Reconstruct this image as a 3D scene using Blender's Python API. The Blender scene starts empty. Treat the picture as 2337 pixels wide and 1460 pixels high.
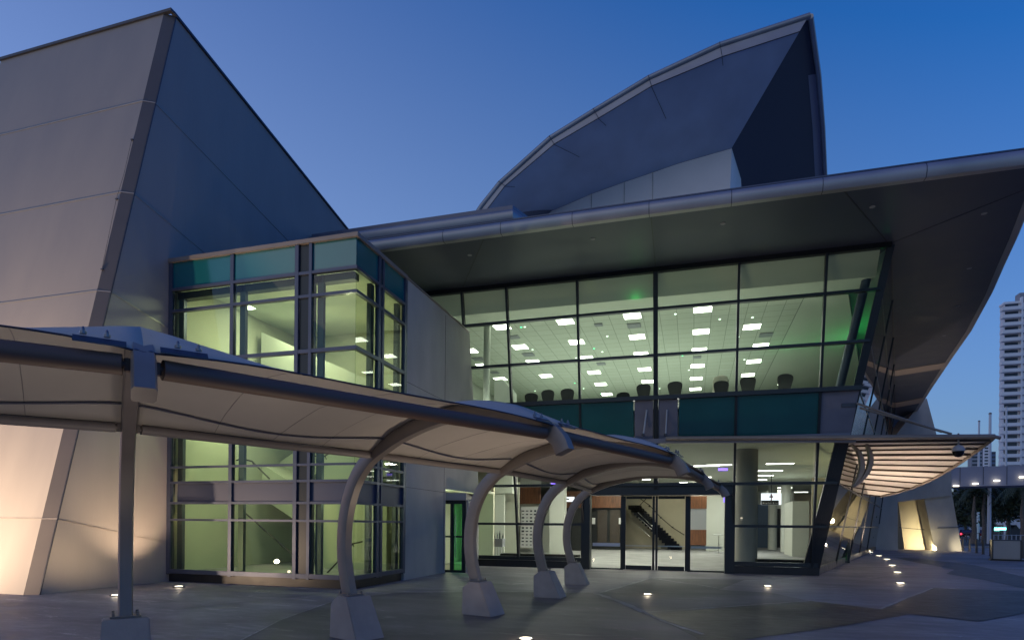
import bpy, bmesh, math, random
from mathutils import Vector, Matrix
random.seed(7)
D = bpy.data
SC = bpy.context.scene
COL = SC.collection

# ------------------------------------------------------------------ camera
F = 1387.0; CX = 1168.5; HY = 1196.0
ROLL = math.radians(.55); TH = math.radians(16.5); CH = 1.6
cam = D.cameras.new('camera'); camo = D.objects.new('camera', cam); COL.objects.link(camo)
cam.sensor_width = 36; cam.lens = F / 2337 * 36
cam.shift_y = (HY - 730) / 2337
cam.clip_end = 3000; cam.clip_start = .05
fw = Vector((-math.sin(TH), math.cos(TH), 0))
camo.matrix_world = Matrix.Translation((0, 0, CH)) @ Matrix.Rotation(-ROLL, 4, fw) @ Matrix.Rotation(TH, 4, 'Z') @ Matrix.Rotation(math.pi / 2, 4, 'X')
SC.camera = camo

# ------------------------------------------------------------------ sky and dusk light
W = D.worlds.new("World"); SC.world = W; W.use_nodes = True
n = W.node_tree.nodes; L = W.node_tree.links; n.clear()
wo = n.new('ShaderNodeOutputWorld'); bg = n.new('ShaderNodeBackground'); sky = n.new('ShaderNodeTexSky')
sky.sky_type = 'NISHITA'; sky.sun_disc = False
sky.sun_elevation = math.radians(0); sky.sun_rotation = math.radians(270); sky.ozone_density = 5
tc = n.new('ShaderNodeTexCoord'); sep = n.new('ShaderNodeSeparateXYZ'); L.new(tc.outputs['Generated'], sep.inputs[0])
def mnode(op, a, b):
    m = n.new('ShaderNodeMath'); m.operation = op
    for i, q in enumerate((a, b)):
        if isinstance(q, (int, float)): m.inputs[i].default_value = q
        else: L.new(q, m.inputs[i])
    return m.outputs[0]
comb = n.new('ShaderNodeCombineXYZ')
for k, (c0, cx, cz, lo) in enumerate(((.225, -.107, -.333, .008), (.296, -.069, -.361, .01), (.334, .044, -.245, .03))):
    zz = mnode('MAXIMUM', sep.outputs[2], 0.05)
    xx = mnode('MAXIMUM', mnode('MINIMUM', sep.outputs[0], .75), -.75)
    v = mnode('ADD', mnode('ADD', mnode('MULTIPLY', xx, cx), mnode('MULTIPLY', zz, cz)), c0)
    L.new(mnode('MAXIMUM', v, lo), comb.inputs[k])
mul = n.new('ShaderNodeVectorMath'); mul.operation = 'MULTIPLY_ADD'
L.new(sky.outputs[0], mul.inputs[0]); mul.inputs[1].default_value = (.8, .8, .8); L.new(comb.outputs[0], mul.inputs[2])
L.new(mul.outputs[0], bg.inputs[0]); bg.inputs[1].default_value = 1.0
L.new(bg.outputs[0], wo.inputs[0])
SC.view_settings.view_transform = 'Standard'; SC.view_settings.look = 'None'
SC.view_settings.exposure = 0; SC.view_settings.gamma = 1
sl = D.lights.new('afterglow_sun', 'SUN'); sl.energy = .24; sl.angle = math.radians(45); sl.color = (1, .87, .62)
so = D.objects.new('afterglow_sun', sl); COL.objects.link(so)
so.rotation_euler = Vector((-.35, -1, .75)).to_track_quat('Z', 'Y').to_euler()
SC.cycles.max_bounces = 10; SC.cycles.transparent_max_bounces = 24
SC.cycles.diffuse_bounces = 4; SC.cycles.glossy_bounces = 4
SC.cycles.sample_clamp_indirect = 4.0
SC.cycles.caustics_reflective = False; SC.cycles.caustics_refractive = False
SC.cycles.use_denoising = True

# ------------------------------------------------------------------ pixel -> point on a chosen real plane
_c, _s = math.cos(TH), math.sin(TH)
def ray(u, v):
    a = (u - CX) / F; b = (HY - v) / F
    a2 = a * math.cos(ROLL) - b * math.sin(ROLL); b2 = a * math.sin(ROLL) + b * math.cos(ROLL)
    return Vector((a2 * _c - _s, a2 * _s + _c, b2))
def gz(u, v, z=0.):
    d = ray(u, v); t = (z - CH) / d.z; return Vector((d.x * t, d.y * t, z))
def Yp(u, v, Y, k=0.):
    d = ray(u, v); t = (Y - k * CH) / (d.y + k * d.z); return Vector((d.x * t, d.y * t, CH + d.z * t))
def Xp(u, v, X):
    d = ray(u, v); t = X / d.x; return Vector((X, d.y * t, CH + d.z * t))

# ------------------------------------------------------------------ materials
MATS = {}
def pmat(name, col, rough=.6, metal=0., noise=0., scale=4., bump=0., spec=.5, emit=None, es=0., stretch=(1, 1, 1), detail=6., bscale=None):
    m = D.materials.new(name); m.use_nodes = True; nt = m.node_tree; b = nt.nodes['Principled BSDF']
    b.inputs['Base Color'].default_value = (*col, 1); b.inputs['Roughness'].default_value = rough
    b.inputs['Metallic'].default_value = metal; b.inputs['Specular IOR Level'].default_value = spec
    if emit: b.inputs['Emission Color'].default_value = (*emit, 1); b.inputs['Emission Strength'].default_value = es
    if noise > 0 or bump > 0:
        t = nt.nodes.new('ShaderNodeTexCoord'); mp = nt.nodes.new('ShaderNodeMapping'); mp.inputs['Scale'].default_value = stretch
        nt.links.new(t.outputs['Object'], mp.inputs[0])
        nz = nt.nodes.new('ShaderNodeTexNoise'); nz.inputs['Scale'].default_value = scale; nz.inputs['Detail'].default_value = detail
        nt.links.new(mp.outputs[0], nz.inputs['Vector'])
        if noise > 0:
            cr = nt.nodes.new('ShaderNodeValToRGB')
            cr.color_ramp.elements[0].position = .3; cr.color_ramp.elements[1].position = .7
            cr.color_ramp.elements[0].color = (*[max(0, c * (1 - noise)) for c in col], 1)
            cr.color_ramp.elements[1].color = (*[min(1, c * (1 + noise)) for c in col], 1)
            nt.links.new(nz.outputs['Fac'], cr.inputs[0]); nt.links.new(cr.outputs[0], b.inputs['Base Color'])
            mr = nt.nodes.new('ShaderNodeMapRange'); mr.inputs[3].default_value = max(.05, rough - .12); mr.inputs[4].default_value = min(1, rough + .12)
            nt.links.new(nz.outputs['Fac'], mr.inputs[0]); nt.links.new(mr.outputs[0], b.inputs['Roughness'])
        if bump > 0:
            n2 = nt.nodes.new('ShaderNodeTexNoise'); n2.inputs['Scale'].default_value = bscale or scale * 6; n2.inputs['Detail'].default_value = 5
            nt.links.new(mp.outputs[0], n2.inputs['Vector'])
            bp = nt.nodes.new('ShaderNodeBump'); bp.inputs['Strength'].default_value = bump; bp.inputs['Distance'].default_value = .02
            nt.links.new(n2.outputs['Fac'], bp.inputs['Height']); nt.links.new(bp.outputs[0], b.inputs['Normal'])
    MATS[name] = m; return m
def glass(name, tint, ior=1.5, rough=0.0, boost=1.0):
    m = D.materials.new(name); m.use_nodes = True; nt = m.node_tree; nt.nodes.clear()
    o = nt.nodes.new('ShaderNodeOutputMaterial'); mx = nt.nodes.new('ShaderNodeMixShader')
    tr = nt.nodes.new('ShaderNodeBsdfTransparent'); gl = nt.nodes.new('ShaderNodeBsdfGlossy'); fr = nt.nodes.new('ShaderNodeFresnel')
    tr.inputs[0].default_value = (*tint, 1); gl.inputs['Roughness'].default_value = rough; fr.inputs[0].default_value = ior
    mm = nt.nodes.new('ShaderNodeMath'); mm.operation = 'MULTIPLY'; mm.inputs[1].default_value = boost; mm.use_clamp = True
    ge = nt.nodes.new('ShaderNodeNewGeometry'); bf = nt.nodes.new('ShaderNodeMath'); bf.operation = 'SUBTRACT'; bf.inputs[0].default_value = 1
    nt.links.new(ge.outputs['Backfacing'], bf.inputs[1])
    m3 = nt.nodes.new('ShaderNodeMath'); m3.operation = 'MULTIPLY'
    nt.links.new(fr.outputs[0], mm.inputs[0]); nt.links.new(mm.outputs[0], m3.inputs[0]); nt.links.new(bf.outputs[0], m3.inputs[1])
    nt.links.new(m3.outputs[0], mx.inputs[0])
    nt.links.new(tr.outputs[0], mx.inputs[1]); nt.links.new(gl.outputs[0], mx.inputs[2]); nt.links.new(mx.outputs[0], o.inputs[0])
    MATS[name] = m; return m
def emat(name, col, s):
    m = D.materials.new(name); m.use_nodes = True; nt = m.node_tree; nt.nodes.clear()
    o = nt.nodes.new('ShaderNodeOutputMaterial'); e = nt.nodes.new('ShaderNodeEmission')
    e.inputs[0].default_value = (*col, 1); e.inputs[1].default_value = s; nt.links.new(e.outputs[0], o.inputs[0])
    MATS[name] = m; return m

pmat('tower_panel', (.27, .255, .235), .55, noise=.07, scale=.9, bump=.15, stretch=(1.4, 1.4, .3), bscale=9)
pmat('tower_strip_shaded', (.10, .092, .088), .5, noise=.08, scale=1.5)  # base colour darkened to stand for shade on the right-facing corner chamfer
pmat('seam_metal', (.30, .28, .26), .4, .5)
pmat('dark_trim', (.05, .055, .07), .4, .3)
pmat('fascia_metal', (.33, .335, .35), .42, .45, noise=.12, scale=.8, stretch=(1, 1, 1))
pmat('soffit', (.045, .058, .092), .45, noise=.12, scale=.9, bump=.05)
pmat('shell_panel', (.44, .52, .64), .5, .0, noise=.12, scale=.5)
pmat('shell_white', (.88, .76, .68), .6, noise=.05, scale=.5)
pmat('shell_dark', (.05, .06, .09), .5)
pmat('soffit_trim', (.03, .035, .04), .5)
pmat('soffit_lit_band', (.36, .32, .29), .5)  # pale colour stands for lit strips on the dark soffit
pmat('mullion_dark', (.022, .028, .032), .35, .3)
pmat('band_blue', (.07, .08, .12), .4, .2)
pmat('mullion_blue', (.075, .09, .135), .38, .4, noise=.08, scale=3)
pmat('teal_panel', (.004, .080, .078), .12, noise=.10, scale=1.2, spec=1.0)
pmat('teal_panel_sky_sheen', (.008, .125, .135), .08, noise=.06, scale=1.2, spec=1.0)  # lighter teal, with the sky's reflection put into its colour
pmat('grey_panel', (.15, .155, .20), .4, .2, noise=.08, scale=2)
pmat('base_black', (.012, .012, .014), .35, noise=.3, scale=3)
pmat('concrete_wall', (.38, .365, .335), .75, noise=.13, scale=1.1, bump=.25, stretch=(1, 1, .5), bscale=14)
pmat('concrete_cream', (.42, .39, .33), .7, noise=.08, scale=1.)
pmat('white_wall', (.62, .64, .58), .7, noise=.03, scale=1.)
pmat('cream_wall', (.60, .53, .38), .7, noise=.03, scale=1.)
pmat('green_wall', (.56, .57, .47), .65, noise=.05, scale=.8)
pmat('ceiling_white', (.60, .64, .56), .8, noise=.02, scale=1)
pmat('carpet', (.30, .30, .305), .75, noise=.2, scale=1.2, detail=10)
pmat('carpet_upper', (.22, .22, .20), .9, noise=.2, scale=2)
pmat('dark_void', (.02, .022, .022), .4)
pmat('blue_wall', (.10, .15, .24), .6)
pmat('wood', (.17, .068, .030), .4, noise=.35, scale=3, stretch=(6, 6, .6))
pmat('stair_black', (.006, .006, .006), .9, spec=.1)
pmat('black_fabric', (.004, .005, .0045), .8, noise=.3, scale=20)
pmat('chrome', (.6, .6, .6), .2, 1.)
pmat('steel_grey', (.21, .185, .165), .42, .1, noise=.10, scale=3, bump=.05)
pmat('tube_dark', (.115, .070, .048), .6)
pmat('steel_dark', (.055, .042, .033), .6, .0, noise=.15, scale=4)
pmat('footing_paint', (.32, .285, .265), .6, noise=.10, scale=4, bump=.2, bscale=30)
pmat('steel_bolt', (.16, .16, .18), .3, .8)
pmat('tube_brown', (.26, .235, .215), .5)
pmat('white_plastic', (.7, .7, .7), .4)
pmat('black_gloss', (.006, .006, .006), .08)
pmat('apartment_white', (.80, .80, .80), .7, noise=.05, scale=.2)
pmat('apartment_grey', (.30, .31, .34), .7, noise=.08, scale=.2)
pmat('dark_window', (.04, .05, .07), .12)
pmat('leaf_dark', (.045, .06, .025), .6, noise=.4, scale=1.5)
pmat('bark', (.16, .13, .10), .9, noise=.3, scale=6)
pmat('pole_white', (.62, .64, .68), .4)
pmat('bollard_dark', (.10, .09, .085), .45, .4)
pmat('car_dark', (.03, .03, .035), .25, .4)
pmat('car_red', (.18, .02, .02), .25, .3)
pmat('rubber', (.015, .015, .015), .8)
pmat('beam_blue', (.28, .29, .36), .6, noise=.08, scale=.5)
pmat('rib_sheet', (.42, .43, .46), .5, .2)
glass('glass_hall', (.84, .89, .82), 1.45, boost=.9)
glass('glass_lobby', (.94, .965, .93), 1.45, boost=.8)
glass('glass_box', (.80, .88, .74), 1.5, boost=1.5)
glass('glass_green', (.45, .85, .58), 1.5, boost=1.)
glass('glass_side', (.45, .50, .42), 1.5, boost=1.3)
emat('panel_glow', (.97, 1., .90), 11.)
emat('lobby_glow', (1., .98, .92), 11.)
emat('uplight_glow', (1., .90, .70), 5.5)
emat('small_glow', (.8, 1., .85), 5.)
emat('green_glow', (.1, 1., .45), 4.)
emat('blue_glow', (.25, .15, 1.), 2.5)
emat('tail_glow', (1., .02, .04), 9.)
emat('teal_glow', (.2, 1., .85), 5.)
emat('screen_glow', (.85, .9, 1.), 1.6)
emat('fascia_lamp', (1., .9, .72), 3.5)
emat('lit_window', (1., .8, .5), 1.2)

# perforated / tiled ceiling
def ceiling_tiles():
    m = D.materials.new('ceiling_tiles'); m.use_nodes = True; nt = m.node_tree; b = nt.nodes['Principled BSDF']
    t = nt.nodes.new('ShaderNodeTexCoord'); mp = nt.nodes.new('ShaderNodeMapping'); mp.inputs['Location'].default_value = (.0, .1, 0)
    br = nt.nodes.new('ShaderNodeTexBrick'); br.offset = 0; br.inputs['Scale'].default_value = 1
    br.inputs['Brick Width'].default_value = .6; br.inputs['Row Height'].default_value = .6
    br.inputs['Mortar Size'].default_value = .012
    br.inputs['Color1'].default_value = (.60, .64, .56, 1); br.inputs['Color2'].default_value = (.56, .60, .52, 1); br.inputs['Mortar'].default_value = (.33, .36, .31, 1)
    nt.links.new(t.outputs['Object'], mp.inputs[0]); nt.links.new(mp.outputs[0], br.inputs[0]); nt.links.new(br.outputs[0], b.inputs['Base Color'])
    b.inputs['Roughness'].default_value = .8; MATS['ceiling_tiles'] = m
ceiling_tiles()

# membrane: translucent coated fabric
def membrane():
    m = D.materials.new('membrane'); m.use_nodes = True; nt = m.node_tree; nt.nodes.clear()
    o = nt.nodes.new('ShaderNodeOutputMaterial'); mx = nt.nodes.new('ShaderNodeMixShader'); mx.inputs[0].default_value = .22
    d = nt.nodes.new('ShaderNodeBsdfDiffuse'); tr = nt.nodes.new('ShaderNodeBsdfTranslucent')
    t = nt.nodes.new('ShaderNodeTexCoord'); nz = nt.nodes.new('ShaderNodeTexNoise'); nz.inputs['Scale'].default_value = 1.3; nz.inputs['Detail'].default_value = 6
    cr = nt.nodes.new('ShaderNodeValToRGB'); cr.color_ramp.elements[0].color = (.50, .47, .42, 1); cr.color_ramp.elements[1].color = (.62, .58, .52, 1)
    nt.links.new(t.outputs['Object'], nz.inputs[0]); nt.links.new(nz.outputs['Fac'], cr.inputs[0])
    nt.links.new(cr.outputs[0], d.inputs[0]); nt.links.new(cr.outputs[0], tr.inputs[0])
    n2 = nt.nodes.new('ShaderNodeTexNoise'); n2.inputs['Scale'].default_value = 2.2; n2.inputs['Detail'].default_value = 3; nt.links.new(t.outputs['Object'], n2.inputs[0])
    bp = nt.nodes.new('ShaderNodeBump'); bp.inputs['Strength'].default_value = .35; bp.inputs['Distance'].default_value = .06; nt.links.new(n2.outputs['Fac'], bp.inputs['Height']); nt.links.new(bp.outputs[0], d.inputs['Normal'])
    nt.links.new(d.outputs[0], mx.inputs[1]); nt.links.new(tr.outputs[0], mx.inputs[2]); nt.links.new(mx.outputs[0], o.inputs[0])
    MATS['membrane'] = m
    m = D.materials.new('awning_sheet'); m.use_nodes = True; nt = m.node_tree; nt.nodes.clear()
    o = nt.nodes.new('ShaderNodeOutputMaterial'); mx = nt.nodes.new('ShaderNodeMixShader'); mx.inputs[0].default_value = .35
    d = nt.nodes.new('ShaderNodeBsdfDiffuse'); tr = nt.nodes.new('ShaderNodeBsdfTranslucent')
    d.inputs[0].default_value = (.68, .66, .62, 1); tr.inputs[0].default_value = (.62, .66, .64, 1)
    nt.links.new(d.outputs[0], mx.inputs[1]); nt.links.new(tr.outputs[0], mx.inputs[2]); nt.links.new(mx.outputs[0], o.inputs[0])
    MATS['awning_sheet'] = m
membrane()

def ground_mat(name, c0, c1, c2, rough, streak=True):
    m = D.materials.new(name); m.use_nodes = True; nt = m.node_tree; b = nt.nodes['Principled BSDF']; N = nt.nodes; K = nt.links
    t = N.new('ShaderNodeTexCoord'); mp = N.new('ShaderNodeMapping'); K.new(t.outputs['Object'], mp.inputs[0])
    mp.inputs['Scale'].default_value = (.55, 1.5, 1); mp.inputs['Rotation'].default_value = (0, 0, math.radians(-12)); b.inputs['Specular IOR Level'].default_value = .32
    a = N.new('ShaderNodeTexNoise'); a.inputs['Scale'].default_value = .6; a.inputs['Detail'].default_value = 9; a.inputs['Roughness'].default_value = .62; K.new(mp.outputs[0], a.inputs[0])
    f = N.new('ShaderNodeTexNoise'); f.inputs['Scale'].default_value = 5; f.inputs['Detail'].default_value = 10; f.inputs['Roughness'].default_value = .7; K.new(mp.outputs[0], f.inputs[0])
    g = N.new('ShaderNodeTexNoise'); g.inputs['Scale'].default_value = 60; g.inputs['Detail'].default_value = 4; K.new(t.outputs['Object'], g.inputs[0])
    cr = N.new('ShaderNodeValToRGB'); e = cr.color_ramp.elements
    e[0].position = .32; e[0].color = (*c0, 1); e[1].position = .72; e[1].color = (*c2, 1); q = cr.color_ramp.elements.new(.5); q.color = (*c1, 1)
    K.new(a.outputs['Fac'], cr.inputs[0])
    c3 = N.new('ShaderNodeValToRGB'); c3.color_ramp.elements[0].position = .3; c3.color_ramp.elements[1].position = .75
    c3.color_ramp.elements[0].color = (.48, .47, .47, 1); c3.color_ramp.elements[1].color = (1.5, 1.5, 1.5, 1); K.new(f.outputs['Fac'], c3.inputs[0])
    mx = N.new('ShaderNodeVectorMath'); mx.operation = 'MULTIPLY'; K.new(cr.outputs[0], mx.inputs[0]); K.new(c3.outputs[0], mx.inputs[1])
    w1 = N.new('ShaderNodeTexNoise'); w1.inputs['Scale'].default_value = 1.1; w1.inputs['Detail'].default_value = 14; w1.inputs['Roughness'].default_value = .78; w1.inputs['Distortion'].default_value = 1.2; K.new(mp.outputs[0], w1.inputs[0])
    wr = N.new('ShaderNodeValToRGB'); wr.color_ramp.elements[0].position = .57; wr.color_ramp.elements[1].position = .70; wr.color_ramp.elements[0].color = (0, 0, 0, 1); wr.color_ramp.elements[1].color = (.85, .85, .85, 1); K.new(w1.outputs['Fac'], wr.inputs[0])
    mz = N.new('ShaderNodeMixRGB'); mz.inputs[2].default_value = (c2[0] * 1.9, c2[1] * 1.9, c2[2] * 1.85, 1); K.new(wr.outputs[0], mz.inputs[0]); K.new(mx.outputs[0], mz.inputs[1])
    d1 = N.new('ShaderNodeTexNoise'); d1.inputs['Scale'].default_value = .35; d1.inputs['Detail'].default_value = 5; K.new(t.outputs['Object'], d1.inputs[0])
    dr = N.new('ShaderNodeValToRGB'); dr.color_ramp.elements[0].position = .38; dr.color_ramp.elements[1].position = .56; dr.color_ramp.elements[0].color = (.76, .75, .75, 1); dr.color_ramp.elements[1].color = (1, 1, 1, 1); K.new(d1.outputs['Fac'], dr.inputs[0])
    mm2 = N.new('ShaderNodeVectorMath'); mm2.operation = 'MULTIPLY'; K.new(mz.outputs[0], mm2.inputs[0]); K.new(dr.outputs[0], mm2.inputs[1])
    K.new(mm2.outputs[0], b.inputs['Base Color'])
    mr = N.new('ShaderNodeMapRange'); mr.inputs[1].default_value = .3; mr.inputs[2].default_value = .7; mr.inputs[3].default_value = rough - .13; mr.inputs[4].default_value = rough + .18
    K.new(f.outputs['Fac'], mr.inputs[0]); K.new(mr.outputs[0], b.inputs['Roughness'])
    bp = N.new('ShaderNodeBump'); bp.inputs['Strength'].default_value = .35; bp.inputs['Distance'].default_value = .01
    ad = N.new('ShaderNodeMath'); ad.operation = 'ADD'; K.new(g.outputs['Fac'], ad.inputs[0]); K.new(f.outputs['Fac'], ad.inputs[1]); K.new(ad.outputs[0], bp.inputs['Height']); K.new(bp.outputs[0], b.inputs['Normal'])
    MATS[name] = m
ground_mat('paving', (.18, .160, .160), (.255, .229, .230), (.35, .320, .315), .54)
ground_mat('paving_dark', (.036, .031, .031), (.054, .047, .047), (.08, .071, .070), .48)
ground_mat('paving_mid', (.10, .090, .087), (.15, .136, .131), (.22, .202, .194), .54)
ground_mat('joint_pale', (.30, .29, .27), (.42, .40, .38), (.55, .53, .50), .7)
ground_mat('asphalt', (.04, .04, .045), (.05, .05, .055), (.065, .065, .07), .5)

# ------------------------------------------------------------------ mesh helpers
class MB:
    def __init__(s): s.v = []; s.f = []
    def add(s, vs, fs):
        o = len(s.v); s.v += [tuple(q) for q in vs]; s.f += [[i + o for i in q] for q in fs]; return s
    def box(s, x0, x1, y0, y1, z0, z1):
        return s.add([(x0, y0, z0), (x1, y0, z0), (x1, y1, z0), (x0, y1, z0), (x0, y0, z1), (x1, y0, z1), (x1, y1, z1), (x0, y1, z1)],
                     [(0, 3, 2, 1), (4, 5, 6, 7), (0, 1, 5, 4), (1, 2, 6, 5), (2, 3, 7, 6), (3, 0, 4, 7)])
    def prism(s, poly, vec):
        k = len(poly); vec = Vector(vec); a = [Vector(p) for p in poly]
        return s.add(a + [p + vec for p in a], [tuple(range(k - 1, -1, -1)), tuple(range(k, 2 * k))] + [(i, (i + 1) % k, (i + 1) % k + k, i + k) for i in range(k)])
    def slab(s, a, b, c, d, th):       # quad thickened along its own normal, centred
        a, b, c, d = map(Vector, (a, b, c, d)); nn = (b - a).cross(d - a).normalized() * th
        return s.prism([a - nn / 2, b - nn / 2, c - nn / 2, d - nn / 2], nn)
    def beam(s, a, b, w, h, up=(0, 0, 1)):
        a, b = Vector(a), Vector(b); d = (b - a).normalized(); up = Vector(up); sd = d.cross(up)
        if sd.length < 1e-4: sd = d.cross(Vector((0, 1, 0)))
        sd.normalize(); u2 = sd.cross(d).normalized(); sd *= w / 2; u2 *= h / 2
        return s.prism([a - sd - u2, a + sd - u2, a + sd + u2, a - sd + u2], b - a)
    def tube(s, pts, r, k=12):
        pts = [Vector(p) for p in pts]; m = len(pts); rr = r if isinstance(r, (list, tuple)) else [r] * m; rings = []
        pu = None
        for i, p in enumerate(pts):
            d = (pts[min(i + 1, m - 1)] - pts[max(i - 1, 0)]).normalized()
            if pu is None:
                pu = d.cross(Vector((0, 0, 1)));
                if pu.length < .05: pu = d.cross(Vector((1, 0, 0)))
            a = (pu - d * pu.dot(d)).normalized(); pu = a; b = d.cross(a)
            rings.append([p + (a * math.cos(2 * math.pi * q / k) + b * math.sin(2 * math.pi * q / k)) * rr[i] for q in range(k)])
        vs = [q for rg in rings for q in rg]; fs = []
        for i in range(m - 1):
            for q in range(k): fs.append((i * k + q, i * k + (q + 1) % k, (i + 1) * k + (q + 1) % k, (i + 1) * k + q))
        fs.append(tuple(range(k - 1, -1, -1))); fs.append(tuple((m - 1) * k + q for q in range(k)))
        return s.add(vs, fs)
    def sweep(s, secs):                 # list of closed cross-sections
        k = len(secs[0]); fs = []
        for i in range(len(secs) - 1):
            for q in range(k): fs.append((i * k + q, i * k + (q + 1) % k, (i + 1) * k + (q + 1) % k, (i + 1) * k + q))
        fs.append(tuple(range(k - 1, -1, -1))); fs.append(tuple((len(secs) - 1) * k + q for q in range(k)))
        return s.add([p for c in secs for p in c], fs)
    def lathe(s, prof, x=0, y=0, k=20):
        vs = []; fs = []
        for r, z in prof:
            for q in range(k): vs.append((x + r * math.cos(2 * math.pi * q / k), y + r * math.sin(2 * math.pi * q / k), z))
        for i in range(len(prof) - 1):
            for q in range(k): fs.append((i * k + q, i * k + (q + 1) % k, (i + 1) * k + (q + 1) % k, (i + 1) * k + q))
        fs.append(tuple(range(k - 1, -1, -1))); fs.append(tuple((len(prof) - 1) * k + q for q in range(k)))
        return s.add(vs, fs)

def tag(o, label=None, cat=None, group=None, kind=None):
    if label: o['label'] = label
    if cat: o['category'] = cat
    if group: o['group'] = group
    if kind: o['kind'] = kind
    return o
def empty(name, loc, label, cat, group=None, rz=0):
    o = D.objects.new(name, None); COL.objects.link(o); o.location = loc; o.rotation_euler.z = rz; o.empty_display_size = .2
    return tag(o, label, cat, group)
def wloc(o):
    v = Vector(o.location)
    while o.parent: o = o.parent; v = v + Vector(o.location)
    return v
def mk(name, mb, mat, parent=None, smooth=False, local=False, bevel=0, **kw):
    me = D.meshes.new(name); me.from_pydata([tuple(q) for q in mb.v], [], mb.f)
    b = bmesh.new(); b.from_mesh(me); bmesh.ops.recalc_face_normals(b, faces=b.faces)
    if bevel:
        bmesh.ops.bevel(b, geom=[e for e in b.edges if e.is_manifold and e.calc_face_angle(0) > .6], offset=bevel, segments=2, affect='EDGES', clamp_overlap=True)
    b.to_mesh(me); b.free()
    me.materials.append(MATS[mat]); 
    if smooth:
        for p in me.polygons: p.use_smooth = True
        try: me.set_sharp_from_angle(angle=math.radians(40))
        except Exception: pass
    o = D.objects.new(name, me); COL.objects.link(o)
    if parent is not None:
        o.parent = parent
        if not local: o.location = -wloc(parent)
    return tag(o, kw.get('label'), kw.get('cat'), kw.get('group'), kw.get('kind'))
def top(name, mb, mat, label, cat, group=None, origin=None, **kw):
    """one-mesh thing: origin moved to its base"""
    if origin is not None:
        ov = Vector(origin); mb.v = [tuple(Vector(q) - ov) for q in mb.v]
    o = mk(name, mb, mat, label=label, cat=cat, group=group, **kw)
    if origin is not None: o.location = origin
    return o
def copy_tree(o, parent=None):
    ch = [q for q in D.objects if q.parent == o]
    cpy = o.copy(); COL.objects.link(cpy); cpy.parent = parent
    for q in ch: copy_tree(q, cpy)
    return cpy
def lamp(name, kind, loc, energy, col, parent=None, aim=None, **kw):
    l = D.lights.new(name, kind); l.energy = energy; l.color = col
    for k, v in kw.items(): setattr(l, k, v)
    o = D.objects.new(name, l); COL.objects.link(o); o.location = loc
    if aim is not None: o.rotation_euler = (Vector(aim) - Vector(loc)).to_track_quat('-Z', 'Y').to_euler()
    if parent is not None:
        o.parent = parent; o.location = Vector(loc) - wloc(parent)
    return o

# ================================================================== GROUND
g = MB(); g.add([(-900, -300, 0), (900, -300, 0), (900, 1500, 0), (-900, 1500, 0)], [(0, 1, 2, 3)])
mk('ground', g, 'paving', kind='structure')
def sheet(name, px, mat, z):
    m = MB(); pts = [gz(u, v) for u, v in px]; m.add([(p.x, p.y, z) for p in pts], [tuple(range(len(pts)))]); return mk(name, m, mat, kind='structure')
sheet('pavement', [(525, 1475), (640, 1415), (770, 1368), (900, 1352), (1100, 1350), (1340, 1351), (1362, 1355), (1473, 1397), (1590, 1456), (1640, 1490), (1200, 1700), (200, 1700)], 'paving_mid', .004)
sheet('pavement', [(1473, 1397), (1640, 1387), (1851, 1371), (2010, 1390), (2077, 1401), (1900, 1432), (1702, 1459), (1600, 1480), (1590, 1456)], 'paving_dark', .008)
sheet('pavement', [(2128, 1342), (2450, 1352), (2600, 1380), (2337, 1399), (2236, 1418), (2077, 1401), (2010, 1390), (2060, 1368)], 'paving_dark', .012)
sheet('pavement', [(2040, 1271), (2105, 1275), (2225, 1289), (2337, 1316), (2500, 1340), (2337, 1342), (2240, 1322), (2159, 1309), (2179, 1299), (2087, 1282)], 'paving_dark', .008)
sheet('pavement', [(1490, 1319), (1700, 1322), (1640, 1345), (1760, 1352), (1851, 1371), (1640, 1386), (1473, 1396), (1366, 1354)], 'paving_mid', .006)
def strip(px, w, z, mat='joint_pale'):
    m = MB(); pts = [gz(u, v) for u, v in px]; Lf = []; Rt = []
    for i, p in enumerate(pts):
        d = (pts[min(i + 1, len(pts) - 1)] - pts[max(0, i - 1)]).normalized(); nn = Vector((-d.y, d.x, 0)) * w / 2 * (.55 + .9 * random.random())
        Lf.append((p.x + nn.x, p.y + nn.y, z)); Rt.append((p.x - nn.x, p.y - nn.y, z))
    k = len(pts); m.add(Lf + Rt, [(i, i + 1, k + i + 1, k + i) for i in range(k - 1)]); return mk('pavement_joint', m, mat, kind='structure')
def dense(px, k=6, j=1.2):
    out = []
    for (a, b), (c, d) in zip(px[:-1], px[1:]):
        for i in range(k): t = i / k; out.append((a + (c - a) * t + random.uniform(-j, j), b + (d - b) * t + random.uniform(-j, j) * .4))
    return out + [px[-1]]
strip(dense([(1362, 1355), (1415, 1372), (1471, 1397)], 5), .14, .010)
strip(dense([(1340, 1352), (1366, 1353), (1400, 1344), (1440, 1332), (1483, 1319)]), .08, .0106)
strip(dense([(1471, 1397), (1560, 1391), (1640, 1386), (1760, 1377), (1851, 1371)]), .045, .0112)
strip(dense([(1483, 1319), (1600, 1335), (1660, 1345)]), .05, .0118)
strip(dense([(1471, 1398), (1520, 1420), (1605, 1448)]), .06, .0124)
strip(dense([(525, 1475), (640, 1415), (770, 1368), (800, 1360)]), .022, .014, 'joint_pale')
strip(dense([(930, 1350), (1040, 1349), (1190, 1350), (1340, 1352)]), .05, .0100)
strip(dense([(2010, 1390), (2060, 1368), (2128, 1342)]), .06, .0136)
strip(dense([(560, 1475), (620, 1500)]), .02, .013)
for a, b in (((1100, 1330), (1340, 1318)), ((1660, 1345), (2000, 1362)), ((1560, 1319), (1800, 1350)), ((140, 1420), (700, 1358)), ((2100, 1300), (1900, 1340))):
    strip(dense([a, b], 8, .6), .014, .010, 'paving_dark')

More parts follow.
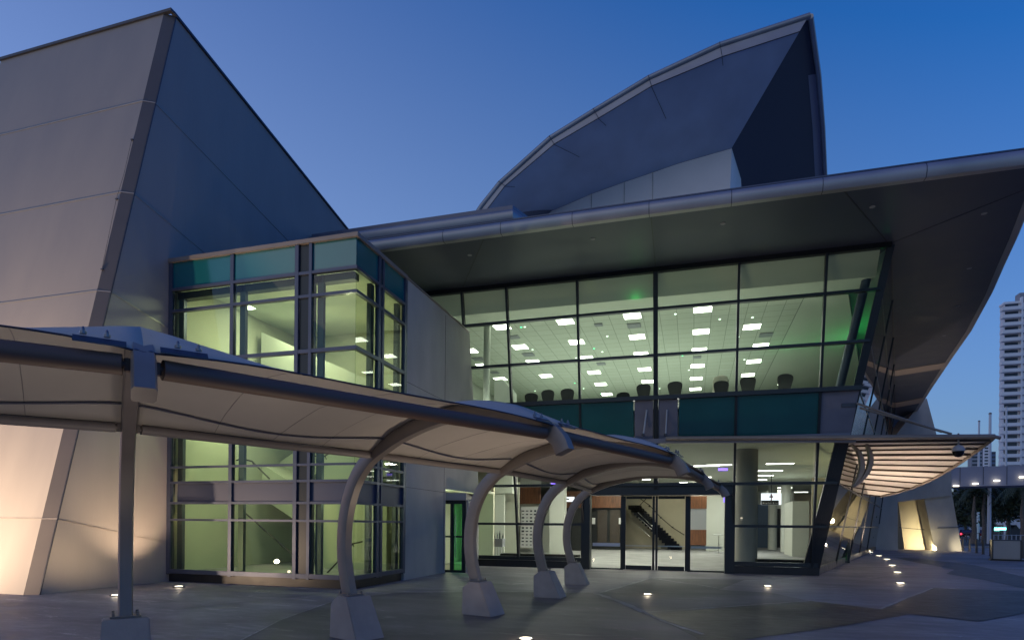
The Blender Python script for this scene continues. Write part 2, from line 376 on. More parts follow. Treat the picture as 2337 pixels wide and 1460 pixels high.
# street behind
g = MB(); g.add([(9, 62, .005), (400, 62, .005), (400, 118, .005), (9, 118, .005)], [(0, 1, 2, 3)]); mk('road', g, 'asphalt', kind='structure')
g = MB().box(12, 300, 60.6, 61.9, 0, .13); mk('kerb', g, 'joint_pale', kind='structure')
for i in range(14):
    g = MB(); x = 14 + i * 9; g.add([(x, 88, .010), (x + 4, 88, .010), (x + 4, 88.3, .010), (x, 88.3, .010)], [(0, 1, 2, 3)]); mk('road_marking', g, 'pole_white', kind='structure')

# ================================================================== CONCRETE TOWER
tw = empty('concrete_tower', (-17, 13, 0), 'tall leaning panelled wall block with warm uplighting left of the glass stair hall', 'building')
XL = Yp(5, 162, 12.9).x
XF = -13.62; XR = -13.38
def edgeY(z): return 9.45 + (12.86 - 9.45) * z / 15.1          # leaning front edge
TS = -.205                                                       # fall of the roof and seams going back
ZT = 15.1
def rz(Y, z0): return z0 + TS * (Y - edgeY(z0))
m = MB()
YB = 34
fl = [(XL, edgeY(0), 0), (XF, edgeY(0), 0), (XF, edgeY(ZT), ZT), (XL, edgeY(ZT), ZT)]
bk = [(XL, YB, 0), (XR, YB, 0), (XR, YB, rz(YB, ZT)), (XL, YB, rz(YB, ZT))]
cr_ = [(XR, edgeY(0) + .14, 0), (XR, edgeY(ZT) + .14, ZT)]
m.add(fl + bk + cr_, [(0, 1, 2, 3), (8, 5, 6, 9), (4, 7, 6, 5), (0, 3, 7, 4), (3, 2, 9, 6, 7), (0, 4, 5, 8, 1)])
wall = mk('wall', m, 'tower_panel', tw)
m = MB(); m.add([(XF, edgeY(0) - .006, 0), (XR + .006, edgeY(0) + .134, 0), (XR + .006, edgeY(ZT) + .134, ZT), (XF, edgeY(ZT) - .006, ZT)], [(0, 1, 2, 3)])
mk('corner_strip', m, 'tower_strip_shaded', tw)
m = MB(); m.beam((XR + .012, edgeY(0) + .15, 0), (XR + .012, edgeY(ZT) + .15, ZT), .03, .025, (0, 1, 0)); mk('corner_joint', m, 'dark_trim', tw)
for zs in (1.63, 4.35, 7.06, 9.72, 12.37):
    m = MB(); m.beam((XL, edgeY(zs) - .008, zs), (XF, edgeY(zs) - .008, zs), .012, .022)
    m.beam((XF, edgeY(zs) - .012, zs), (XR + .012, edgeY(zs) + .14, zs), .012, .022)
    m.beam((XR + .008, edgeY(zs) + .14, zs), (XR + .008, YB, rz(YB, zs)), .012, .022); mk('seam', m, 'seam_metal', tw)
m = MB(); m.beam((XL - .03, edgeY(ZT), ZT + .035), (XR + .04, edgeY(ZT), ZT + .035), .10, .07)
m.beam((XR, edgeY(ZT) + .055, ZT + .03), (XR, YB, rz(YB, ZT) + .035), .10, .07); mk('coping', m, 'dark_trim', tw)
cpts = [(303, 320), (285, 400), (268, 455), (235, 615)]
m = MB(); q = [Yp(u, v, 9.45, -(12.86 - 9.45) / 15.1) - Vector((0, .03, 0)) for u, v in cpts]
m.tube(q, .004, 5); mk('cable', m, 'dark_trim', tw)
for p in (q[0], q[2], q[3]): mb = MB().box(p.x - .03, p.x + .03, p.y - .01, p.y + .03, p.z - .015, p.z + .015); mk('bracket', mb, 'dark_trim', tw)

# ================================================================== GLASS STAIR HALL
gb = empty('glass_stair_hall', (-10.6, 14, 0), 'glass stair block with teal top band between the leaning tower and the grey wall', 'building')
BX0, BX1, BY0, BY1 = -13.36, -7.78, 12.9, 15.5
mk('plinth', MB().box(BX0, BX1 - .05, BY0 + .05, BY1, 0, .22), 'base_black', gb)
mX = [-11.33, -9.37, -9.03]
zl = [.28, 1.64, 2.62, 3.02, 5.8, 7.15, 7.72]                     # horizontals
def bar(z, h, name='transom', mat='mullion_blue', d=.10):
    m = MB().box(BX0, BX1 + d / 2, BY0 - d / 2, BY0 + .06, z - h / 2, z + h / 2)
    m.box(BX1 - .06, BX1 + d / 2 - .002, BY0 + .0605, BY1, z - h / 2, z + h / 2); return mk(name, m, mat, gb)
bar(.28, .11); bar(1.64, .055); bar(2.08, .06); bar(2.62, .06); bar(3.02, .055); bar(5.8, .09); bar(7.15, .07); bar(7.72, .07); bar(8.49, .10, 'coping', 'steel_grey', .16)
m = MB().box(BX0 + .3, BX1 - .01, BY0 + .02, BY0 + .05, 2.11, 2.59); m.box(BX1 - .05, BX1 - .02, BY0 + .06, BY1, 2.11, 2.59); mk('floor_band', m, 'band_blue', gb)
mk('mullion', MB().box(BX0 - .01, BX0 + .10, BY0 - .045, BY0 + .055, .2, 8.44), 'mullion_blue', gb)
mk('mullion', MB().box(-11.40, -11.30, BY0 - .045, BY0 + .08, .2, 8.44), 'mullion_blue', gb)
mk('mullion', MB().box(-9.46, -9.36, BY0 - .055, BY0 + .08, .2, 8.44), 'mullion_blue', gb)
mk('mullion', MB().box(-9.06, -8.98, BY0 - .055, BY0 + .08, .2, 8.44), 'mullion_blue', gb)
mk('column', MB().box(-9.34, -9.08, BY0 + .0, BY0 + .3, .2, 8.43), 'mullion_dark', gb)
mk('mullion', MB().box(BX1 - .06, BX1 + .045, 13.93, 14.05, .2, 8.44), 'mullion_blue', gb)
mk('mullion', MB().box(BX1 - .06, BX1 + .045, 14.13, 14.23, .2, 8.44), 'mullion_blue', gb)
mk('mullion', MB().box(BX1 - .06, BX1 + .05, 15.40, 15.55, .2, 8.44), 'mullion_blue', gb)
# inner frames (dark returns behind the glass)
for x in (-13.15, -11.2, -8.9): mk('inner_frame', MB().box(x, x + .16, BY0 + .09, BY0 + .19, .3, 7.68), 'mullion_blue', gb)
for y in (13.75, 15.2): mk('inner_frame', MB().box(BX1 - .2, BX1 - .08, y, y + .16, .3, 7.68), 'mullion_blue', gb)
mk('inner_frame', MB().box(-13.2, -9.4, BY0 + .09, BY0 + .3, 7.5, 7.68).box(-9.0, BX1 - .1, BY0 + .09, BY0 + .3, 7.5, 7.68), 'mullion_dark', gb)
rows = [(.33, 1.61), (1.67, 2.05), (2.65, 2.99), (3.05, 5.75), (5.85, 7.11), (7.19, 7.68)]
fr = [(-13.26, -11.40), (-11.30, -9.46), (-8.98, BX1)]
sr = [(BY0 + .02, 13.93), (14.23, 15.40)]
for z0, z1 in rows:
    for x0, x1 in fr: mk('window_pane', MB().box(x0, x1, BY0 + .0, BY0 + .016, z0, z1), 'glass_box', gb)
    for y0, y1 in sr: mk('window_pane', MB().box(BX1 - .016, BX1, y0, y1, z0, z1), 'glass_box', gb)
for x0, x1 in fr: mk('teal_panel', MB().box(x0, x1, BY0 + .0, BY0 + .03, 7.755, 8.44), 'teal_panel_sky_sheen', gb)
for y0, y1 in sr: mk('teal_panel', MB().box(BX1 - .03, BX1, y0, y1, 7.755, 8.44), 'teal_panel_sky_sheen', gb)
# interior: walls, ceiling, floor, stair flights
mk('interior_wall', MB().box(-13.36, -13.2, 13.1, 18.2, 0, 8.4).box(-13.2, -8.6, 18.2, 18.35, 0, 8.4), 'green_wall', gb)
mk('interior_wall', MB().box(-10.5, -8.35, 15.6, 15.75, 0, 5.0), 'green_wall', gb)
mk('ceiling', MB().box(-13.2, -7.9, 13.1, 18.2, 8.0, 8.1), 'ceiling_white', gb)
mk('roof', MB().box(-13.3, -7.9, 12.96, 18.3, 8.2, 8.42), 'dark_trim', gb)
mk('floor', MB().box(-13.2, -7.9, 13.0, 18.2, .20, .26), 'carpet', gb)
m = MB()
# flight 1 rises to the left along the back, flight 2 rises right in front
m.prism([(-12.9, 16.0, 2.35), (-12.9, 16.0, 3.4), (-8.9, 16.0, 1.3), (-8.9, 16.0, .28), (-9.2, 16.0, .28)], (0, 1.2, 0))
mk('stair_flight', m, 'green_wall', gb)
m = MB(); m.prism([(-13.1, 17.1, 2.4), (-13.1, 17.1, 3.6), (-8.7, 17.1, 6.0), (-8.7, 17.1, 4.9)], (0, .9, 0))
mk('stair_flight', m, 'green_wall', gb)
m = MB(); m.prism([(-12.9, 15.9, 6.2), (-12.9, 15.9, 7.5), (-8.7, 15.9, 5.6), (-8.7, 15.9, 4.5)], (0, 1.1, 0)); m.box(-8.68, -7.95, 15.0, 18.2, 4.6, 4.9)
mk('stair_flight', m, 'white_wall', gb)
for i in range(9):
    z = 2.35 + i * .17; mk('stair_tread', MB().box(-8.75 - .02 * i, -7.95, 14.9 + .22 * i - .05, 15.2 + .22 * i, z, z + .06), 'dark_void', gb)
def rail(pts, nm='handrail'):
    m = MB(); m.tube(pts, .022, 8); m2 = pts
    for p in (pts[1], pts[-2]): m.tube([p, Vector(p) + Vector((0, .06, -.08))], .012, 6)
    return mk(nm, m, 'steel_dark', gb, smooth=True)
rail([Yp(540, 1050, 14.2), Yp(550, 1046, 14.2), Yp(575, 1052, 14.2), Yp(615, 1092, 14.2)])
rail([Yp(716, 1040, 14.2), Yp(742, 1040, 14.2), Yp(758, 1028, 14.2), Yp(775, 1020, 14.2)])
rail([Yp(722, 1308, 14.2), Yp(745, 1308, 14.2), Yp(772, 1280, 14.2), Yp(805, 1240, 14.2), Yp(827, 1235, 14.2)])
rail([Yp(540, 1308, 14.6), Yp(552, 1304, 14.6), Yp(572, 1306, 14.6), Yp(585, 1310, 14.6)])
rail([Yp(560, 1170, 15.0), Yp(600, 1205, 15.0), Yp(640, 1240, 15.0), Yp(672, 1268, 15.0)])
lamp('stair_fill', 'AREA', (-11.0, 15.2, 7.9), 150, (1., .96, .76), gb, aim=(-11.2, 15.4, 0), size=1.4)  # this and the next four: unseen lights added to brighten the interior
lamp('stair_fill', 'POINT', (-12.2, 14.4, 4.4), 42, (1, 1., .70), gb, shadow_soft_size=.02)
lamp('stair_fill', 'POINT', (-11.0, 13.16, 2.35), 50, (.93, 1., .60), gb, shadow_soft_size=.02)  # added fill, kept out of sight behind the floor band
lamp('stair_fill', 'POINT', (-8.5, 13.16, 2.35), 28, (.93, 1., .60), gb, shadow_soft_size=.02)
lamp('stair_fill', 'POINT', (-8.9, 14.4, 6.3), 24, (1., .88, .62), gb, shadow_soft_size=.02)
def cpanel(u, v, z, sx, sy, mat, label, grp, cat='ceiling light', tilt=0):
    p = gz(u, v, z); t = empty('ceiling_light', (p.x, p.y, z), label, cat, grp)
    mk('diffuser', MB().box(-sx / 2, sx / 2, -sy / 2, sy / 2, -.02, -.012), mat, t, local=True)
    mk('frame', MB().box(-sx / 2 - .03, sx / 2 + .03, -sy / 2 - .03, sy / 2 + .03, -.011, -.002), 'white_plastic', t, local=True)
    return t
cpanel(567, 701, 8.0, .28, .28, 'panel_glow', 'small round-cornered downlight high in the glass stair hall', None)
cpanel(896, 770, 7.98, .5, .5, 'panel_glow', 'bright square panel light seen through the side glass of the stair hall', None)

# grey wall between stair hall and main facade
gw = empty('concrete_wall', (-8, 18, 0), 'plain grey concrete side wall between stair hall and main glass front', 'wall')
m = MB(); m.prism([(-7.78, 15.56, 0), (-7.78, 18.55, 0), (-7.78, 18.55, 2.75), (-7.78, 21.80, 2.75), (-7.78, 20.62, 8.5), (-7.78, 15.56, 8.5)], (-.25, 0, 0)); mk('wall', m, 'concrete_wall', gw)
mk('coping', MB().box(-8.06, -7.75, 15.56, 20.6, 8.503, 8.55), 'steel_grey', gw)
for z in (2.62, 5.6): mk('joint', MB().box(-7.781, -7.774, 15.57, 20.5, z, z + .012), 'dark_trim', gw)
mk('joint', MB().box(-7.781, -7.774, 18.4, 18.412, .1, 8.4), 'dark_trim', gw)
# side door lobby
sd = empty('side_door', (-7.4, 18.7, 0), 'green tinted glass double door in dark frame beside the grey wall', 'door')
a = gz(1003, 1304); b = gz(1062, 1306); a.z = b.z = 0
dv = (b - a).normalized()
def dp(s, z, o=0): return a + dv * s + Vector((dv.y, -dv.x, 0)) * o + Vector((0, 0, z))
Wd = (b - a).length
zt = Yp(1030, 1141, (a.y + b.y) / 2).z
for s0, s1 in ((0, .06), (Wd * .42, Wd * .42 + .12), (Wd - .12, Wd)): m = MB(); m.slab(dp(s0, 0), dp(s1, 0), dp(s1, zt), dp(s0, zt), .08); mk('frame_post', m, 'mullion_dark', sd)
for z0, z1 in ((0, .08), (zt - .12, zt), (1.15, 1.21)): m = MB(); m.slab(dp(.06, z0), dp(Wd - .12, z0), dp(Wd - .12, z1), dp(.06, z1), .07); mk('frame_rail', m, 'mullion_dark', sd)
m = MB(); m.slab(dp(.06, .08), dp(Wd * .42, .08), dp(Wd * .42, zt - .12), dp(.06, zt - .12), .02); mk('door_leaf', m, 'glass_lobby', sd)
m = MB(); m.slab(dp(Wd * .42 + .12, .08), dp(Wd - .12, .08), dp(Wd - .12, zt - .12), dp(Wd * .42 + .12, zt - .12), .02); mk('door_leaf', m, 'glass_green', sd)
m = MB(); m.tube([dp(Wd * .42 + .2, .5, .08), dp(Wd * .42 + .2, 1.9, .08)], .015, 8); mk('handle', m, 'chrome', sd)
m = MB(); m.prism([dp(-.1, zt, .12), dp(Wd + .05, zt, .12), Vector((-8.02, 22.2, zt)), Vector((-7.79, 22.2, zt)), Vector((-7.79, a.y, zt))], (0, 0, .24)); mk('lintel', m, 'concrete_cream', sd)
m = MB(); m.slab(dp(Wd, 0, 0) + Vector((.03, .06, 0)), Vector((-7.98, 22.3, 0)), Vector((-7.98, 22.3, zt)), dp(Wd, zt, 0) + Vector((.03, .06, 0)), .06); mk('side_cheek', m, 'concrete_wall', sd)
# small green-lit corridor behind the side door
mk('corridor_wall', MB().box(-9.6, -9.5, 18.56, 24.5, 0, 2.95).box(-9.5, -8.06, 24.4, 24.5, 0, 2.95).box(-9.5, -8.04, 18.56, 24.4, 2.86, 2.95), 'green_wall', sd)
lamp('corridor_lamp', 'POINT', (-8.7, 20.6, 2.4), 90, (.85, 1., .62), sd, shadow_soft_size=.1)

# ================================================================== MAIN HALL
hall = empty('convention_hall', (-2, 24, 0), 'large glazed entrance hall with leaning glass front and wide flat eaves roof', 'building')
def FP(x, z, off=0.): return Vector((x, 22.4 - .2 * z - off, z))
def fbeam(x0, z0, x1, z1, w, h, off, name, mat='mullion_dark', parent=None):
    m = MB(); m.beam(FP(x0, z0, off), FP(x1, z1, off), w, h, (0, -.98, .2) if x0 != x1 else (0, 1, 0)); return mk(name, m, mat, parent or hall)
ZTOP = 9.96
XM = [-8.0, -6.33, -3.82, -1.22, 1.35, 3.85]
def cornX(z): return 3.98 + (5.58 - 3.98) * z / 10.05
for x in XM:
    w = .075 if x != -1.22 else .15
    segs = [(.3, ZTOP)] if x in (-8.0, -6.33, 3.85) else ([(2.9, 4.42), (4.42, ZTOP)] if x == -1.22 else [(.3, ZTOP)])
    for z0, z1 in segs:
        m = MB(); m.beam(FP(x, z0, .02), FP(x, z1, .02), w, .18, (0, 1, .2)); mk('mullion', m, 'mullion_dark', hall)
for x in (-10.2,): m = MB(); m.beam(FP(x, 8.3, .02), FP(x, ZTOP, .02), .1, .2, (0, 1, .2)); mk('mullion', m, 'mullion_dark', hall)
def trans(z, h, x0, x1, off=.03, d=.16, mat='mullion_dark', name='transom'):
    m = MB(); m.beam(FP(x0, z, off), FP(x1, z, off), d, h); return mk(name, m, mat, hall)
for z, h in ((1.62, .09), (3.04, .09)):
    trans(z, h, -8.0, -3.85); trans(z, h, 1.3, cornX(z))
trans(3.04, .10, -3.85, 1.3)
for z in (7.31, 8.76): trans(z, .08, -10.3, cornX(z))
trans(ZTOP, .16, -12, cornX(ZTOP)); trans(5.93, .14, -8.0, cornX(5.93) + .08, .06, .26)
trans(.33, .14, -8.05, -3.6, .02, .14); trans(.33, .14, 1.1, cornX(.3), .02, .14)
mk('plinth', MB().box(-8.05, -3.89, 22.15, 22.6, 0, .25), 'base_black', hall); mk('plinth', MB().box(1.41, 4.05, 22.15, 22.6, 0, .25), 'base_black', hall)
# corner post and inner leaning column
m = MB(); m.prism([(3.74, 22.36, 0.02), (4.06, 22.36, .02), (5.66, 20.36, ZTOP), (5.46, 20.36, ZTOP)], (.04, .30, 0)); mk('corner_post', m, 'mullion_dark', hall)
m = MB(); m.tube([FP(4.22, 4.5, -.55), FP(5.22, 9.95, -.55)], .13, 14); mk('leaning_column', m, 'mullion_blue', hall, smooth=True)
m = MB(); m.prism([FP(3.60, .3, .03), FP(4.02, .3, .03), FP(4.70, 4.42, .03), FP(4.38, 4.42, .03)], (0, .16, 0)); mk('leaning_strut', m, 'mullion_dark', hall)
# panes
rowz = [(5.99, 7.26), (7.36, 8.71), (8.81, 9.97)]
for z0, z1 in rowz:
    xs = [-8.0] + XM[1:]
    for x0, x1 in zip(xs[:-1], xs[1:]):
        m = MB(); m.slab(FP(x0 + .05, z0), FP(x1 - .05, z0), FP(x1 - .05, z1), FP(x0 + .05, z1), .016); mk('window_pane', m, 'glass_hall', hall)
    m = MB(); m.slab(FP(3.9, z0), FP(cornX(z0) - .12, z0), FP(cornX(z1) - .12, z1), FP(3.9, z1), .016); mk('window_pane', m, 'glass_hall', hall)
m = MB(); m.slab(FP(-12, 8.81), FP(-8.05, 8.81), FP(-8.05, 9.97), FP(-12, 9.97), .016); mk('window_pane', m, 'glass_hall', hall)
for z0, z1 in ((.40, 1.57), (1.67, 2.99), (3.09, 4.42)):
    for x0, x1 in ((-7.95, -6.38), (-6.28, -3.87)): m = MB(); m.slab(FP(x0, z0), FP(x1, z0), FP(x1, z1), FP(x0, z1), .016); mk('window_pane', m, 'glass_lobby', hall)
    m = MB(); m.slab(FP(1.4, z0), FP(3.80 - .06, z0), FP(3.80 - .06, z1), FP(1.4, z1), .016); mk('window_pane', m, 'glass_lobby', hall)
for x0, x1 in ((-3.77, -1.31), (-1.13, 1.3), (3.9, 4.45)): m = MB(); m.slab(FP(x0, 3.09), FP(x1, 3.09), FP(x1, 4.42), FP(x0, 4.42), .016); mk('window_pane', m, 'glass_lobby', hall)
# spandrel panels
for x0, x1, mt in ((-7.98, -6.34, 'teal_panel'), (-6.30, -3.83, 'teal_panel'), (-3.79, -1.97, 'teal_panel'), (-1.93, -1.31, 'grey_panel'), (-1.13, -.50, 'grey_panel'), (-.46, 1.33, 'teal_panel'), (1.37, 3.83, 'teal_panel'), (3.88, 4.78, 'grey_panel')):
    m = MB(); m.slab(FP(x0, 4.58, .03), FP(x1, 4.58, .03), FP(x1 + (.17 if x0 > 3 else 0), 5.88, .03), FP(x0, 5.88, .03), .03); mk('spandrel_panel', m, mt, hall)
trans(4.50, .16, -8.0, 4.75, .05, .22, 'grey_panel', 'spandrel_rail')
# floor slab behind the spandrel
mk('floor_slab', MB().box(-12, 4.3, 21.75, 50, 4.62, 5.55), 'white_wall', hall)
m = MB(); m.prism([(-12, 21.5, 5.56), (4.75, 21.5, 5.56), (9.3, 38.4, 5.56), (-12, 38.4, 5.56)], (0, 0, .06)); mk('upper_floor', m, 'carpet_upper', hall)
m = MB(); m.prism([(4.3, 21.75, 4.62), (12.0, 47, 4.62), (4.3, 47, 4.62)], (0, 0, .93)); mk('floor_slab', m, 'white_wall', hall)
# entrance portal
po = empty('entrance_door', (-1.27, 22.3, 0), 'automatic sliding glass entrance doors in a dark frame under the fabric canopy', 'door')
YD = 22.32
mk('portal_head', MB().box(-3.85, 1.33, 21.78, 22.36, 2.68, 2.99), 'mullion_dark', po)
mk('portal_post', MB().box(-3.88, -3.56, 21.95, 22.42, .0, 2.67), 'mullion_dark', po)
mk('portal_post', MB().box(1.08, 1.40, 21.95, 22.42, .0, 2.67), 'mullion_dark', po)
for x in (-2.43, -.10): mk('frame_post', MB().box(x - .05, x + .05, YD - .06, YD + .06, 0, 2.67), 'mullion_dark', po)
for x0, x1 in ((-3.56, -2.48), (-.05, 1.08)):
    p = mk('fixed_panel', MB().box(x0, x1, YD - .008, YD + .008, .05, 2.66), 'glass_lobby', po)
    mk('frame_rail', MB().box(x0, x1, YD - .02, YD + .02, .0, .05), 'mullion_dark', po)
for x0, x1, s in ((-2.38, -1.28, 1), (-1.25, -.15, -1)):
    d = mk('door_leaf', MB().box(x0 + .09, x1 - .10, YD - .05, YD - .034, .17, 2.56), 'glass_lobby', po)
    mk('leaf_frame', MB().box(x0, x0 + .075, YD - .07, YD - .02, .02, 2.66).box(x1 - .08, x1, YD - .07, YD - .02, .02, 2.66).box(x0 + .09, x1 - .10, YD - .07, YD - .02, .02, .17).box(x0 + .09, x1 - .10, YD - .07, YD - .02, 2.56, 2.66), 'mullion_dark', d)
mk('push_band', MB().box(-3.5, -2.5, YD - .03, YD - .012, .84, .96), 'white_plastic', po)
mk('push_band', MB().box(-.03, 1.0, YD + .012, YD + .02, .82, .90), 'white_plastic', po)
mk('warning_mark', MB().box(-2.30, -1.36, YD - .031, YD - .028, .86, .90).box(-1.18, -.24, YD - .031, YD - .028, .86, .90), 'white_plastic', po)

# roof and eaves
ZS = 10.03
inn = [gz(u, v, ZS) for u, v in ((2337, 458), (2303, 546), (2274, 612), (2250, 670), (2205, 756), (2163, 818), (2118, 887), (2080, 950))]
edge = [Vector((8.45, 16.95, ZS))] + [Vector((p.x, p.y, ZS)) for p in inn]
soff = [(-13.3, 16.95, ZS)] + [tuple(p) for p in edge] + [(18, 60, ZS), (-13.3, 60, ZS)]
m = MB(); m.prism(soff, (0, 0, .32)); mk('soffit', m, 'soffit', hall)
# bullnose fascia profile swept along the eave
path = [Vector((-13.3, 16.95, ZS)), Vector((-8, 16.95, ZS)), Vector((-3, 16.95, ZS)), Vector((2, 16.95, ZS)), Vector((6, 16.95, ZS))] + edge + [Vector((18, 60, ZS))]
prof = [(0, -.02), (.17, -.02), (.19, .01), (.235, .12), (.23, .22), (.19, .30), (.11, .355), (0, .37)]
secs = []
for i, p in enumerate(path):
    d = (path[min(i + 1, len(path) - 1)] - path[max(0, i - 1)]).normalized(); o = Vector((d.y, -d.x, 0))
    secs.append([p + o * r + Vector((0, 0, z)) for r, z in prof])
m = MB(); m.sweep(secs); mk('fascia', m, 'fascia_metal', hall, smooth=True)
for x in (-7.2, -5.4, -3.3, -1.2, .9, 3.05, 5.3):       # fascia butt joints
    m = MB(); sec = [Vector((x, 16.95 - r * 1.006, ZS + (z - .17) * 1.012 + .17)) for r, z in prof]; m.prism([q for q in sec], (.018, 0, 0)); mk('fascia_joint', m, 'dark_trim', hall)
m = MB(); up = [p + Vector((0, .12, .57)) for p in path]
secs = []
for i, p in enumerate(path):
    d = (path[min(i + 1, len(path) - 1)] - path[max(0, i - 1)]).normalized(); o = Vector((d.y, -d.x, 0))
    secs.append([p + o * .10 + Vector((0, 0, .372)), p + o * .10 + Vector((0, 0, .41)), p - o * .25 + Vector((0, 0, .41)), p - o * .25 + Vector((0, 0, .372))])
m.sweep(secs); mk('gutter', m, 'mullion_blue', hall)
m = MB(); m.prism([(x, y, ZS + .34) for x, y, z in soff], (0, 0, .04)); mk('roof', m, 'rib_sheet', hall)
# soffit joints
for x0, x1 in ((-1.15, -1.22), (-6.0, -8.0), (3.6, 5.5)): m = MB(); m.beam((x0, 17.0, ZS - .003), (x1, 20.4, ZS - .003), .025, .01); mk('soffit_joint', m, 'soffit_trim', hall)
m = MB(); m.beam((5.6, 20.4, ZS - .003), (8.6, 17.3, ZS - .003), .02, .01); mk('soffit_joint', m, 'soffit_trim', hall)
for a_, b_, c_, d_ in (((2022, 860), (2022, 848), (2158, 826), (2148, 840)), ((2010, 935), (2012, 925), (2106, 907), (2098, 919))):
    pts = [gz(*q, ZS) for q in (a_, b_, c_, d_)]; m = MB(); m.prism([p - Vector((0, 0, .03)) for p in pts], (0, 0, .025)); mk('soffit_band', m, 'soffit_lit_band', hall)
for u, v in ((1072, 582), (1353, 545), (1650, 510), (1991, 472), (2246, 487), (2212, 612), (2186, 698), (2155, 765)):
    p = gz(u, v, ZS); lb = {1072: 'first', 1353: 'second', 1650: 'third', 1991: 'fourth', 2246: 'fifth', 2212: 'sixth', 2186: 'seventh', 2155: 'eighth'}[u]
    t = empty('soffit_downlight', (p.x, p.y, ZS), f'unlit pale recessed downlight, {lb} from the left along the dark eaves soffit', 'downlight', 'unlit downlights in the dark soffit')
    mk('trim_ring', MB().lathe([(.05, -.012), (.07, -.012), (.07, -.001), (.05, -.001)], k=16), 'apartment_grey', t, local=True)
    mk('lens', MB().lathe([(.001, -.008), (.05, -.008), (.05, -.002)], k=16), 'apartment_grey', t, local=True)
# upper roof slab behind
m = MB(); Y2 = 19.0; a2 = Yp(790, 522, Y2); b2 = Yp(1170, 465, Y2); 
zz = (a2.z + b2.z) / 2
secs = []
pth = [Vector((-13.3, Y2, zz - .5)), Vector((b2.x, Y2, zz - .5)), Vector((b2.x + 2.6, Y2 + 7.5, zz - .5))]
for i, p in enumerate(pth):
    o = Vector((0, -1, 0)) if i == 0 else (Vector((.35, -1, 0)) if i == 1 else Vector((1, -.3, 0)))
    secs.append([p + o * r * .6 + Vector((0, 0, z * .85)) for r, z in prof])
m.sweep(secs); mk('upper_fascia', m, 'fascia_metal', hall, smooth=True)
m = MB(); m.prism([(-13.3, Y2, zz - .45), (b2.x, Y2, zz - .45), (b2.x + 2.6, Y2 + 7.5, zz - .45), (-13.3, Y2 + 9, zz - .45)], (0, 0, .42)); mk('upper_roof', m, 'grey_panel', hall)
mk('upper_wall', MB().box(-13.2, b2.x - 1.2, Y2 + 1.5, Y2 + 8, 10.6, zz - .46), 'grey_panel', hall)

# rooftop shell
Yw, Ye = 33.0, 29.0
outer = [(1088, 486), (1100, 468), (1140, 418), (1255, 315), (1355, 253), (1480, 178), (1642, 103), (1847, 36)]
inner = [(1200, 500), (1230, 492), (1290, 468), (1350, 442), (1425, 415), (1490, 393), (1550, 372), (1670, 338)]
O = [Yp(u, v, Ye) for u, v in outer]; I = [Yp(u, v, Yw) for u, v in inner]; k = 8
lowl = [(1100, 494), (1123, 464), (1153, 425), (1265, 330), (1366, 271), (1487, 198), (1648, 131), (1824, 74)]
Lw = [Yp(u, v, Ye - .12) for u, v in lowl]
def along(P, f): f *= len(P) - 1; i = min(int(f), len(P) - 2); return P[i].lerp(P[i + 1], f - i)
m = MB(); na, nb = 42, 8; vs = [along(Lw, a / na).lerp(along(I, a / na), b / nb) for a in range(na + 1) for b in range(nb + 1)]
m.add(vs, [(a * (nb + 1) + b, a * (nb + 1) + b + 1, (a + 1) * (nb + 1) + b + 1, (a + 1) * (nb + 1) + b) for a in range(na) for b in range(nb)])
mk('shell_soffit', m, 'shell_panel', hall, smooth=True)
for i in (2, 3, 4, 5, 6):
    f_ = i / 7; a_ = along(Lw, f_) - Vector((0, .02, .02)); b_ = a_.lerp(along(I, min(1, f_ + .16)) - Vector((0, .02, .02)), (.10, .32, .12, .40, .08)[i - 2]); m = MB(); m.tube([a_, b_], .010, 5); mk('shell_seam', m, 'soffit_trim', hall)
def edge_tube(pts, name, r0):
    m = MB(); m.tube(pts, [r0] * len(pts), 12); return mk(name, m, 'fascia_metal', hall, smooth=True)
m = MB(); m.add([p + Vector((0, -.06, 0)) for p in O] + [p + Vector((0, -.02, 0)) for p in Lw], [(i, i + 1, 9 + i, 8 + i) for i in range(7)])
mk('shell_fascia', m, 'fascia_metal', hall)
m = MB(); m.tube([p + Vector((0, -.03, 0)) for p in Lw], .018, 6); mk('shell_seam', m, 'soffit_trim', hall)
edge_tube([p + Vector((.02, -.05, -.06)) for p in O], 'shell_edge', .13)
for i in range(2, 7): m = MB(); m.tube([O[i] + Vector((0, -.19, .0)), Lw[i] + Vector((0, -.05, 0))], .012, 5); mk('shell_seam', m, 'soffit_trim', hall)
c1 = I[-1]; R0 = O[-1]; P3 = Yp(1884, 440, 44.)
pn = (c1 - R0).cross(P3 - R0)
def onp(u, v): d = ray(u, v); o_ = Vector((0, 0, CH)); return o_ + d * ((R0 - o_).dot(pn) / d.dot(pn))
rimpx = [(1866, 170), (1876, 290), (1881, 388), (1884, 440)]
rim = [R0] + [onp(*q) for q in rimpx]
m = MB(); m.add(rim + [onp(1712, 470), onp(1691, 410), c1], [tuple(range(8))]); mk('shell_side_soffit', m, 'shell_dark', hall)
edge_tube([p + Vector((.05, 0, -.05)) for p in rim], 'shell_edge', .12)
m = MB(); ri = [R0 + Vector((0, -.03, -.6))] + [onp(u - 22, v + 4) - Vector((0, .05, 0)) for u, v in rimpx]
m.add([p - Vector((0, .05, 0)) for p in rim[1:]] + ri[1:], [(i, i + 1, 5 + i, 4 + i) for i in range(3)]); mk('shell_rim_band', m, 'beam_blue', hall)
Rb = rim
wp = [p - Vector((0, 0, .02)) for p in I]
m = MB(); bot = [Vector((p.x, Yw, 10.7)) for p in I]; bot[-1] = Vector((Yp(1655, 450, Yw).x, Yw, 10.7))
m.add(wp + bot, [(i, i + 1, k + i + 1, k + i) for i in range(k - 1)]); mk('shell_wall', m, 'shell_white', hall, label='pale curved drum wall under the roof shell')
